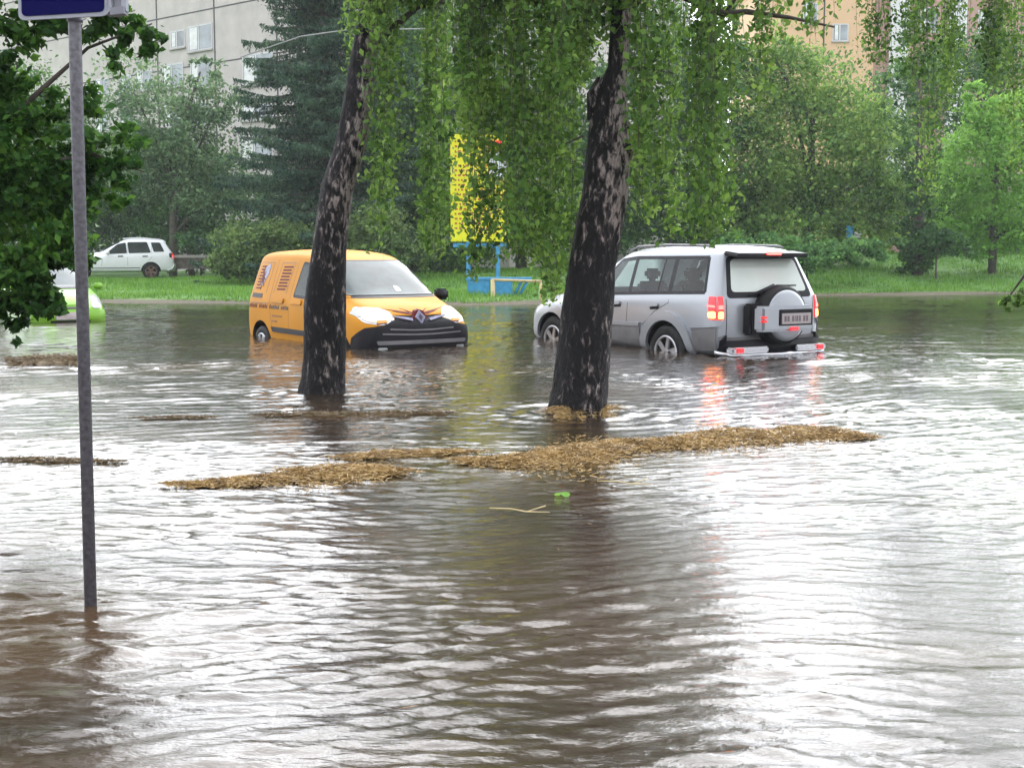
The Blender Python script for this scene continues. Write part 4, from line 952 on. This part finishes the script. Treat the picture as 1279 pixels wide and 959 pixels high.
bg('low_shrub', 'low shrub at the foot of the yellowish tree, beside the off-roader', 'shrub', 41, 1010, [(1010, 318, 50, 22, 3800), (930, 318, 60, 26, 3600), (1075, 315, 40, 16, 2200)], 'lf_mid', .12, trunk_r=.04)
bg('low_shrub', 'low dark shrub in the shade between the two bright trees', 'shrub', 44, 1170, [(1170, 305, 50, 18, 3200)], 'lf_dark', .12, trunk_r=.04)
bg('low_shrub', 'low shrub behind the low wall, left of the round shrub', 'shrub', 50, 250, [(250, 305, 30, 18, 1800)], 'lf_dark', .13, trunk_r=.04)
# closing belt of dark planting behind everything
HB = [(x, 300 - 40 * abs(math.sin(x * .013)), 60, 50, 1900) for x in range(-120, 1500, 70)]
P = np.concatenate([blob_points(c, r, n, .3, 50, .3) for c, r, n in pix_blobs(61, HB)])
o = npmesh('hedge_belt', leaf_quads(P, .22), 4, M['lf_dark']); tag(o, 'dark belt of planting closing the view behind the far bank trees', 'undergrowth', kind='stuff')

# spruce: whorls of drooping boughs
def spruce(label, basepx, Y, tops, halfw, seed):
    x = at(basepx, 314, Y).x; loc = Vector((x, Y, float(ground_z(x, Y)) - .1)); r = tag(empty('spruce_tree', loc), label, 'tree', FAR)
    ht = (314 - tops) * Y / FOC + EYE; hw = halfw * Y / FOC
    
    L = []; rn = random.Random(seed); z = .4; T = []
    while z < ht - .2:
        f = 1 - z / ht; rad = hw * (f ** .8) * 1.05
        for k in range(rn.randint(8, 11)):
            a = rn.uniform(0, 2 * PI); ln = rad * rn.uniform(.62, 1.15)
            dr = rn.uniform(.22, .42); npt = max(8, int(ln * 150))
            t = RNG.uniform(.08, 1, npt); wd = .20 * ln ** .5 * (1.05 - t) + .06
            lat = RNG.normal(size=npt) * wd; hang = RNG.exponential(.10, npt) * (1 - .4 * t)
            X_ = np.cos(a) * t * ln - np.sin(a) * lat; Y_ = np.sin(a) * t * ln + np.cos(a) * lat
            Z_ = z - dr * ln * t + .22 * ln * t ** 2.5 - hang
            L.append(np.stack([X_, Y_, Z_], 1))
            T.append(([Vector((math.cos(a) * u * ln, math.sin(a) * u * ln, z - dr * ln * u + .22 * ln * u ** 2.5)) for u in (0, .35, .7, 1)], [.035, .025, .015, .005]))
        z += rn.uniform(.22, .36)
    npmesh('crown', leaf_quads(np.concatenate(L), .15, .1, 1.2, .34), 4, M['lf_spruce'], r)
    T.append(([Vector((0, 0, 0)), Vector((0, 0, ht * .6)), Vector((0, 0, ht))], [.24, .13, .03])); tubes('trunk', T, M['trunkbg'], r, 6)
spruce('dark blue-green spruce with drooping boughs behind the left birch', 408, 44, -230, 150, 3)
spruce('narrower spruce half hidden behind the left birch leaf curtain', 520, 52, -120, 90, 4)
# ------------------------------------------------------------------ traffic sign
sg = tag(empty('traffic_sign', (P0.x, P0.y, 0)), 'grey steel sign pole standing in the flood with a white-edged blue plate', 'sign')
lp0 = Vector((P0.x, P0.y, 0))
tube('pole', [at(114.5, 800, P0.y) - lp0, at(93, 20, P0.y) - lp0, at(88, -150, P0.y) - lp0], .0228, M['steel'], sg, sides=20)
def slab(name, pts, dy0, dy1, mat, parent, Yb):
    """rounded plate: outline in photo pixels at distance Yb, given a thickness"""
    f = [at(x, y, Yb) for x, y in pts]; c = sum(f, Vector()) / len(f)
    V = [p + Vector((0, dy0, 0)) - lp0 for p in f] + [p + Vector((0, dy1, 0)) - lp0 for p in f]; n = len(f)
    F = [tuple(range(n)), tuple(range(2 * n - 1, n - 1, -1))] + [(i, (i + 1) % n, n + (i + 1) % n, n + i) for i in range(n)]
    o = pymesh(name, V, F, mat, parent, smooth=False); return o
Yp = P0.y - .05
slab('plate', rounded([(23, 26), (135, 20), (133, -110), (20, -110)], 9, 6), 0, .012, M['signwhite'], sg, Yp)
slab('plate_face', rounded([(27.5, 21), (130.5, 15), (128.5, -104), (25, -104)], 7, 6), -.004, -.0005, M['signblue'], sg, Yp)
slab('plate_edge', [(133, 19), (139, 11), (138, -110), (132, -110)], .0, .05, M['signwhite'], sg, Yp)
slab('bracket', [(137, 19), (155, 17), (154, 8), (137, 10)], .0, .05, M['signgrey'], sg, Yp)
slab('side_plate', [(141, 12), (150, 11), (148, -110), (139, -110)], .02, .04, M['signgrey'], sg, Yp)
slab('side_plate_rim', [(150, 14), (156, 13), (154, -110), (148, -110)], .015, .045, M['signwhite'], sg, Yp)
tube('clamp', [at(93.8, 28, P0.y) - lp0, at(93.6, 22, P0.y) - lp0], .028, M['signgrey'], sg, sides=16)

# ------------------------------------------------------------------ yellow billboard, blue box, gate
Yb = 39.5
def W(px, py, Y): return at(px, py, Y)
bl = tag(empty('billboard', W(600, 345, Yb)), 'upright yellow billboard on blue posts, seen through hanging birch leaves', 'billboard'); lb = bl.location.copy()
def bbox_obj(name, x0, x1, y0, y1, Y, t, mat, parent, loc, dy=0., bev=0.):
    a = W(x0, y1, Y) - loc; b_ = W(x1, y0, Y) - loc
    return box_obj(name, (a.x, b_.x, -t / 2 + dy + (Y - loc.y), t / 2 + dy + (Y - loc.y), a.z, b_.z), mat, parent, bev)
bbox_obj('board', 563, 637, 168, 302, Yb, .16, M['yellow'], bl, lb, 0, .02)
bm = bmesh.new()
for i, y in enumerate(range(176, 298, 6)):
    for (xa, xb) in ((568, 588), (592, 630)):
        if random.random() < .8:
            x1_ = xb - random.uniform(0, 8); a = W(xa, y + 2.6, Yb) - lb; c = W(x1_, y, Yb) - lb
            x = a.x
            while x < c.x:                                           # a row of small unreadable characters
                w_ = random.uniform(.04, .10); box(bm, x, x + w_, -.088, -.0815, a.z, c.z); x += w_ + .05
bl_t = bm_obj('printed_text', bm, simple('board_lettering', (.35, .10, .02), .5), bl); bl_t['kind'] = 'stuff'
bbox_obj('picture', 612, 634, 190, 222, Yb, .02, simple('board_picture', (.45, .45, .5), .5, noise=.5, nscale=6), bl, lb, -.086)
bbox_obj('picture', 612, 626, 176, 184, Yb, .02, M['red'], bl, lb, -.086)
for x in (585, 622): bbox_obj('post', x - 2.5, x + 2.5, 302, 352, Yb, .12, M['bluepaint'], bl, lb)
bbox_obj('crossbar', 566, 634, 304, 309, Yb, .08, M['bluepaint'], bl, lb)
bo = tag(empty('planter_box', W(625, 374, 34.6)), 'low blue box below the yellow billboard', 'planter'); lo = bo.location.copy()
bbox_obj('panel', 584, 612, 349, 370, 34.6, .5, M['bluepaint'], bo, lo, 0, .02)
bbox_obj('panel', 618, 640, 350, 370, 34.6, .5, M['bluepaint'], bo, lo, 0, .02)
bbox_obj('rim', 582, 664, 346.5, 349.5, 34.6, .56, M['bluepaint'], bo, lo)
for x in (585, 610, 640, 658): bbox_obj('leg', x - 1.5, x + 1.5, 369, 376, 34.6, .08, M['bluepaint'], bo, lo)
for x0, x1 in ((642, 652), (648, 660)): tube('brace', [W(x0, 370, 34.5) - lo, W(x1, 350, 34.5) - lo], .04, M['bluepaint'], bo)
gt = tag(empty('barrier_rail', W(616, 390, 33.5)), 'tan pipe barrier with one post at the water edge, before the blue box', 'barrier'); lg = gt.location.copy()
tube('post', [W(616, 396, 33.5) - lg, W(615.5, 349, 33.5) - lg], .055, M['tan'], gt, sides=12)
tube('rail', [W(614, 349.5, 33.5) - lg, W(676, 351.5, 33.5) - lg], .035, M['tan'], gt, sides=10)
tube('post', [W(675, 394, 33.5) - lg, W(675.5, 351, 33.5) - lg], .035, M['tan'], gt, sides=12)
wl = tag(empty('low_wall', W(244, 330, 50)), 'low weathered wall between the white estate and the round shrub', 'wall'); lw = wl.location.copy()
bbox_obj('wall_face', 214, 268, 322, 336, 50, .3, simple('dark_wall', (.10, .085, .075), .9, noise=.4), wl, lw)
bbox_obj('coping', 213, 270, 318.5, 322, 50, .4, M['concrete'], wl, lw)
kb = tag(empty('kiosk', W(78, 320, 57)), 'teal kiosk glimpsed through leaves left of the sign pole', 'kiosk'); lk = kb.location.copy()
bbox_obj('wall', 50, 104, 258, 330, 57, 2., simple('teal_sheet', (.06, .20, .24), .5, noise=.3), kb, lk)
bbox_obj('roof', 46, 108, 252, 258, 57, 2.4, M['concrete'], kb, lk)
bbox_obj('window', 60, 76, 270, 300, 57, .06, M['winglass'], kb, lk, -1.02)
bbox_obj('window', 82, 97, 270, 300, 57, .06, M['winglass'], kb, lk, -1.02)
nb = tag(empty('notice_board', W(1066, 330, 46)), 'small blue and white notice board showing among the leaves right of the off-roader', 'sign'); ln = nb.location.copy()
bbox_obj('board', 1057, 1065, 282, 297, 46, .06, M['bluepaint'], nb, ln)
bbox_obj('side_board', 1067, 1076, 290, 297, 46, .06, M['whitewall'], nb, ln)
bbox_obj('post', 1060, 1062, 297, 332, 46, .06, M['signgrey'], nb, ln)
tube_o = tube('overhead_cable', [at(300, 72, 34), at(375, 46, 34), at(432, 38, 34), at(560, 36, 34)], .016, M['cable']); tag(tube_o, 'thin pale cable slung across the spruce', 'cable')

# ------------------------------------------------------------------ buildings
def facade(label, A, ang, umin, umax, ztop, mat, rects, depth=14, joints=None, name='apartment_building'):
    """A: a point of the facade, ang: its direction; rects in photo pixels are carried onto the wall plane"""
    root = tag(empty(name, (A.x, A.y, 0), ang), label, 'building', 'buildings behind the trees')
    inv = Matrix.Rotation(-ang, 4, 'Z')
    def hit(px, py):
        d = ray(px, py); o = Vector((0, 0, EYE)); n = Vector((-math.sin(ang), math.cos(ang), 0))
        t = (Vector((A.x, A.y, 0)) - o).dot(n) / d.dot(n); p = o + d * t
        q = inv @ (p - Vector((A.x, A.y, 0))); return q.x, q.z
    box_obj('wall', (umin, umax, 0, depth, 0, ztop), mat, root)
    box_obj('roof', (umin - .4, umax + .4, -.4, depth + .4, ztop + .003, ztop + .5), M['concrete'], root)
    for kind, x0, y0, x1, y1 in rects:
        u0, z1 = hit(x0, (y0)); u1, _ = hit(x1, y0); _, z0 = hit(x0, y1)
        if u0 > u1: u0, u1 = u1, u0
        if kind == 'win':
            f = box_obj('window', (u0, u1, -.03, .05, z0, z1), M['winframe'], root)
            box_obj('pane', (u0 + .07, u1 - .07, -.036, -.02, z0 + .07, z1 - .07), M['winglass'], f)
            um = u0 + (u1 - u0) * .45
            box_obj('frame', (um - .04, um + .04, -.05, -.037, z0, z1), M['winframe'], f)
            box_obj('curtain', (u0 + .16, um - .12, -.044, -.037, z0 + .10, z1 - .10), M['curtain'], f)
            box_obj('sill', (u0 - .06, u1 + .06, -.12, .0, z0 - .08, z0 - .003), M['concrete'], f)
        elif kind == 'joint': box_obj('panel_joint', (u0, u1, -.012, .0, z1 - .05, z1 + .05), M['seam'], root)
        elif kind == 'vjoint': box_obj('panel_joint', (u0 - .05, u0 + .05, -.016, -.002, z0, z1), M['seam'], root)
        elif kind == 'pier': box_obj('pier', (u0, u1, -.25, .0, z0, z1), M['whitewall'], root)
        elif kind == 'band': box_obj('band', (u0, u1, -.06, .0, z0, z1), M['pink'], root)
    return root, hit
panelm = simple('concrete_panel', (.42, .385, .37), .85, noise=.12, nscale=1.2)
A = at(339, 314, 66); ang = math.atan2(.647, -.763) + PI        # runs away to the left
facade('concrete panel apartment block rising behind the trees on the left', A, ang, -34, 16, 19.6, panelm,
       [('win', 235, 34, 265, 66), ('win', 213, 40, 231, 62), ('win', 238, 76, 263, 112), ('win', 303, 70, 341, 108), ('win', 303, 133, 341, 152), ('win', 300, 168, 341, 205), ('win', 238, 130, 263, 160),
        ('win', 203, 82, 229, 112), ('win', 203, 130, 229, 160), ('win', 238, 180, 263, 205), ('win', 170, 90, 190, 115), ('win', 150, 95, 164, 118), ('win', 120, 100, 136, 122), ('win', 150, 140, 164, 162), ('win', 120, 145, 136, 165),
        ('vjoint', 267, 0, 267, 300), ('vjoint', 195, 0, 195, 300), ('vjoint', 345, 0, 345, 300),
        ('win', 50, 118, 62, 140), ('win', 20, 124, 32, 145)] )
rt = [o for o in bpy.data.objects if o.name == 'apartment_building'][0]
for z in (2.8, 5.6, 8.4, 11.2, 14.0, 16.8): box_obj('panel_joint', (-33.9, 15.9, -.010, .0, z - .035, z + .035), M['seam'], rt)
A2 = at(1020, 314, 88)
facade('peach rendered building showing above the yellowish tree', A2, 0.0, -3.7, 3.5, 20, M['peach'], [('win', 1003, 4, 1022, 30), ('vjoint', 1030, 0, 1030, 80), ('win', 1040, 30, 1060, 52)])
A3 = at(1180, 314, 92)
facade('pinkish brick building with white bays at the upper right', A3, 0.05, -5.6, 16, 20.5, M['pink'], [('pier', 1112, -30, 1136, 220), ('win', 1150, 10, 1172, 40), ('pier', 1186, -30, 1208, 200), ('win', 1222, 12, 1244, 42), ('win', 1150, 70, 1172, 100)])

# ------------------------------------------------------------------ floating straw and debris
DG = 'drifts of straw and litter on the flood'
def drift(label, pts, hgt, n, cat='straw drift', col='straw', slen=.038):
    """pts: (px, py, half width m); a lumpy raft of matted stalks along this line on the water"""
    P = [gnd(x, y) for x, y, _ in pts]; Wd = [w_ for *_, w_ in pts]
    c = P[len(P) // 2].copy(); K = len(P) - 1
    V = []
    n = int(n * 1.9); t = RNG.uniform(0, K, n); i = np.minimum(t.astype(int), K - 1); f = (t - i)[:, None]
    A_ = np.array([tuple(p) for p in P]); Q = A_[i] * (1 - f) + A_[i + 1] * f
    wd = (np.array(Wd)[i] * (1 - f[:, 0]) + np.array(Wd)[i + 1] * f[:, 0])
    off = np.clip(RNG.normal(0, .45, n), -1.3, 1.3); far_ = RNG.uniform(0, 1, n) < .07; off[far_] = RNG.uniform(-2.4, 2.4, far_.sum())
    Q[:, 1] += off * wd * (1 + .35 * np.sin(t * 7.3)) ; Q[:, 0] += RNG.normal(0, .06, n)
    lum = .45 + .55 * np.abs(np.sin(t * 3.9 + 1)) * (.7 + .3 * np.sin(t * 13))
    Q[:, 2] = np.maximum(0, 1 - (off / 1.1) ** 2) * hgt * lum * RNG.uniform(.5, 1.15, n) * np.minimum(1, wd / .12) + .012
    d = rand_unit(n) * np.array([1, .55, .18]) + np.array([.35, .30, 0]); d /= np.linalg.norm(d, axis=1, keepdims=True)
    s = np.cross(d, rand_unit(n)); s /= np.linalg.norm(s, axis=1, keepdims=True) + 1e-9
    L_ = RNG.uniform(.4, 1.3, (n, 1)) * slen * .5; w_ = RNG.uniform(.001, .0028, (n, 1))
    Q -= np.array(tuple(c))
    Vq = np.stack([Q - d * L_ - s * w_, Q - d * L_ + s * w_, Q + d * L_ + s * w_, Q + d * L_ - s * w_], 1).reshape(-1, 3)
    o = npmesh('straw_drift', Vq, 4, M[col]); o.location = c; tag(o, label, cat, DG)
    # matted underlayer
    nn = 60; vv = []; ff = []
    for a in range(nn + 1):
        tt = a / nn * K; j = min(int(tt), K - 1); fr = tt - j; q = P[j].lerp(P[j + 1], fr); ww = Wd[j] * (1 - fr) + Wd[j + 1] * fr
        lu = .45 + .55 * abs(math.sin(tt * 3.9 + 1)); ends = min(1, a / 5, (nn - a) / 5)
        for b_ in range(9):
            s_ = b_ / 4 - 1; hz = (1 - s_ * s_) * hgt * .62 * lu * min(1, ww / .12) * ends * random.uniform(.7, 1.1) - (.03 if abs(s_) == 1 or ends == 0 else 0)
            vv.append(Vector((q.x, q.y + s_ * ww * .8 * (1 + .35 * math.sin(tt * 7.3)), hz)) - c)
    for a in range(nn):
        for b_ in range(8): k = a * 9 + b_; ff.append((k, k + 1, k + 10, k + 9))
    pymesh('matted_layer', vv, ff, M[col], o)
    return o
drift('long raft of matted straw in mid-flood, running right from the thick birch reflection', [(585, 578, .05), (640, 580, .09), (675, 577, .20), (715, 571, .34), (752, 567, .30), (785, 560, .12), (850, 557, .15), (890, 551, .26), (925, 547, .30), (955, 550, .16), (1005, 543, .20), (1040, 545, .10), (1075, 549, .03)], .055, 36000)
drift('short golden straw raft left of the thick birch reflection', [(225, 608, .03), (290, 606, .06), (350, 601, .07), (400, 597, .16), (450, 594, .17), (492, 592, .04)], .06, 11000)
drift('thin straw streak between the two larger rafts', [(425, 574, .03), (480, 570, .09), (540, 567, .07), (590, 566, .03)], .04, 1800)
drift('collar of straw caught at the foot of the thick birch', [(690, 521, .10), (725, 516, .24), (762, 516, .12)], .07, 1800)
drift('brown litter mound floating left of the sign pole', [(8, 456, .08), (35, 454, .25), (60, 453, .32), (85, 453, .25), (98, 455, .08)], .10, 3000, col='litter')
drift('thin brown litter line behind the foot of the slim birch', [(325, 520, .02), (390, 518, .06), (450, 519, .05), (510, 517, .07), (562, 517, .02)], .025, 1300, col='litter', slen=.06)
drift('faint brown litter streak at the left edge by the sign pole', [(0, 576, .03), (40, 575, .05), (95, 577, .04), (140, 578, .02)], .02, 700, col='litter', slen=.05)
drift('faint brown litter streak between the sign pole and the slim birch', [(175, 524, .02), (215, 522, .04), (262, 523, .02)], .02, 450, col='litter', slen=.05)
n = 260
fx = RNG.normal(.2, 1.9, n); fy = RNG.uniform(5.4, 12.5, n); C = np.stack([fx, fy, np.full(n, .012)], 1)
d = rand_unit(n) * np.array([1, 1, .05]); s_ = np.cross(d, [0, 0, 1.]); L_ = RNG.uniform(.006, .028, (n, 1)); w_ = RNG.uniform(.002, .007, (n, 1))
o = npmesh('floating_litter', np.stack([C - d * L_, C + s_ * w_, C + d * L_, C - s_ * w_], 1).reshape(-1, 3), 4, M['litter'])
tag(o, 'scattered bits of brown litter drifting on the open water', 'litter', kind='stuff')
def floater(name, label, cat, px, py, kind):
    c = gnd(px, py); root = tag(empty(name, c + Vector((0, 0, .012))), label, cat)
    if kind == 'leaf':
        rr = [(math.cos(a) * .035 * (1 + .3 * math.cos(2 * a)), math.sin(a) * .026, .012 * math.sin(a * 2)) for a in [2 * PI * i / 12 for i in range(12)]]
        pymesh('blade', rr + [(0, 0, .012)], [(i, (i + 1) % 12, 12) for i in range(12)], M['lf_bright'], root)
    else:
        tube('stem', [(-.16, .10, 0), (-.05, .02, .012), (.03, -.02, .005), (.15, -.01, .0)], [.003, .004, .004, .002], M['tan'], root, sides=5)
        tube('side_stem', [(.03, -.02, .005), (.13, .10, .012)], .003, M['tan'], root, sides=5)
floater('fallen_leaf', 'single bright green leaf afloat below the long straw raft', 'leaf', 702, 620, 'leaf')
floater('floating_twig', 'thin pale forked twig afloat left of the bright green leaf', 'twig', 650, 642, 'twig')
floater('floating_twig', 'thin pale twig afloat right of the bright green leaf', 'twig', 782, 607, 'twig')

# ------------------------------------------------------------------ sky, sun, view
SUN_EL, SUN_AZ = math.radians(52), math.radians(14)
w = bpy.data.worlds.new('World'); SC.world = w; w.use_nodes = True
nt = w.node_tree; bgn = nt.nodes['Background']
sky = N(nt, 'ShaderNodeTexSky'); sky.sky_type = 'NISHITA'; sky.sun_disc = False
sky.sun_elevation = SUN_EL; sky.sun_rotation = SUN_AZ; sky.air_density = 1.6; sky.dust_density = 6.; sky.ozone_density = .6
hs = N(nt, 'ShaderNodeHueSaturation'); hs.inputs['Saturation'].default_value = .12
tc = N(nt, 'ShaderNodeTexCoord'); nz = N(nt, 'ShaderNodeTexNoise'); nz.inputs['Scale'].default_value = 3.; nz.inputs['Detail'].default_value = 5
nt.links.new(tc.outputs['Generated'], nz.inputs['Vector'])
r = ramp(nt, [(.35, (.78, .80, .84)), (.65, (1.15, 1.14, 1.13))]); nt.links.new(nz.outputs['Fac'], r.inputs['Fac'])
mx = N(nt, 'ShaderNodeMixRGB', blend_type='MULTIPLY'); mx.inputs[0].default_value = 1
nt.links.new(sky.outputs[0], hs.inputs['Color']); nt.links.new(r.outputs['Color'], mx.inputs[2])
# sky brightness added low ahead of the camera, to whiten the water
sp = N(nt, 'ShaderNodeSeparateXYZ'); nt.links.new(tc.outputs['Generated'], sp.inputs[0])
br = N(nt, 'ShaderNodeMapRange'); br.inputs['From Min'].default_value = -.2; br.inputs['From Max'].default_value = .9; br.inputs['To Min'].default_value = .9; br.inputs['To Max'].default_value = 1.6
nt.links.new(sp.outputs['Y'], br.inputs['Value'])
cl = N(nt, 'ShaderNodeMixRGB'); cl.inputs[0].default_value = .88; cl.inputs[2].default_value = (8.6, 8.9, 9.3, 1)
nt.links.new(hs.outputs[0], cl.inputs[1]); nt.links.new(cl.outputs[0], mx.inputs[1])      # closed cloud cover over the clear-sky model
zr = ramp(nt, [(.0, (0, 0, 0)), (.14, (.25, .25, .25)), (.30, (1, 1, 1)), (.50, (.7, .7, .7)), (.72, (0, 0, 0))]); nt.links.new(sp.outputs['Z'], zr.inputs['Fac'])
yr = N(nt, 'ShaderNodeMapRange'); yr.inputs['From Min'].default_value = .5; yr.inputs['From Max'].default_value = .85; yr.inputs['To Max'].default_value = 1.1; dt = N(nt, 'ShaderNodeVectorMath', operation='DOT_PRODUCT'); dt.inputs[1].default_value = (math.sin(.36), math.cos(.36), 0); nt.links.new(tc.outputs['Generated'], dt.inputs[0]); nt.links.new(dt.outputs['Value'], yr.inputs['Value'])
zy = N(nt, 'ShaderNodeMath', operation='MULTIPLY_ADD'); zy.inputs[2].default_value = 1; nt.links.new(zr.outputs['Color'], zy.inputs[0]); nt.links.new(yr.outputs[0], zy.inputs[1])
bb_ = N(nt, 'ShaderNodeMath', operation='MULTIPLY'); nt.links.new(br.outputs[0], bb_.inputs[0]); nt.links.new(zy.outputs[0], bb_.inputs[1])
m3 = N(nt, 'ShaderNodeVectorMath', operation='SCALE'); nt.links.new(mx.outputs[0], m3.inputs[0]); nt.links.new(bb_.outputs[0], m3.inputs['Scale'])
nt.links.new(m3.outputs[0], bgn.inputs['Color']); bgn.inputs['Strength'].default_value = .15
sl = bpy.data.lights.new('sun', 'SUN'); sl.energy = .8; sl.angle = math.radians(60); sl.color = (1, .97, .93)
so = bpy.data.objects.new('sun', sl); COL.objects.link(so)
# direction towards the sun: azimuth measured from +Y towards +X
dv = Vector((math.sin(SUN_AZ) * math.cos(SUN_EL), math.cos(SUN_AZ) * math.cos(SUN_EL), math.sin(SUN_EL)))
so.rotation_euler = dv.to_track_quat('Z', 'Y').to_euler(); so.location = (0, 0, 60)
# haze of the rain
if HAZE:
    bm = bmesh.new(); box(bm, -470, 470, -130, 920, -2.5, 40); hz = bm_obj('haze', bm, None)
    hm = bpy.data.materials.new('rain_haze'); hm.use_nodes = True; t = hm.node_tree; t.nodes.remove(t.nodes['Principled BSDF'])
    pv = N(t, 'ShaderNodeVolumePrincipled'); pv.inputs['Color'].default_value = (.88, .92, .95, 1); pv.inputs['Density'].default_value = HAZE
    t.links.new(pv.outputs[0], t.nodes['Material Output'].inputs['Volume']); hz.data.materials.append(hm); tag(hz, kind='stuff')
vs = SC.view_settings; vs.view_transform = 'Standard'; vs.look = 'None'; vs.gamma = 1; vs.exposure = EXPO; vs.use_curve_mapping = False
SC.cycles.max_bounces = 6; SC.cycles.diffuse_bounces = 3; SC.cycles.glossy_bounces = 3; SC.cycles.transmission_bounces = 3; SC.cycles.caustics_reflective = False
SC.cycles.volume_bounces = 1; SC.cycles.use_denoising = True
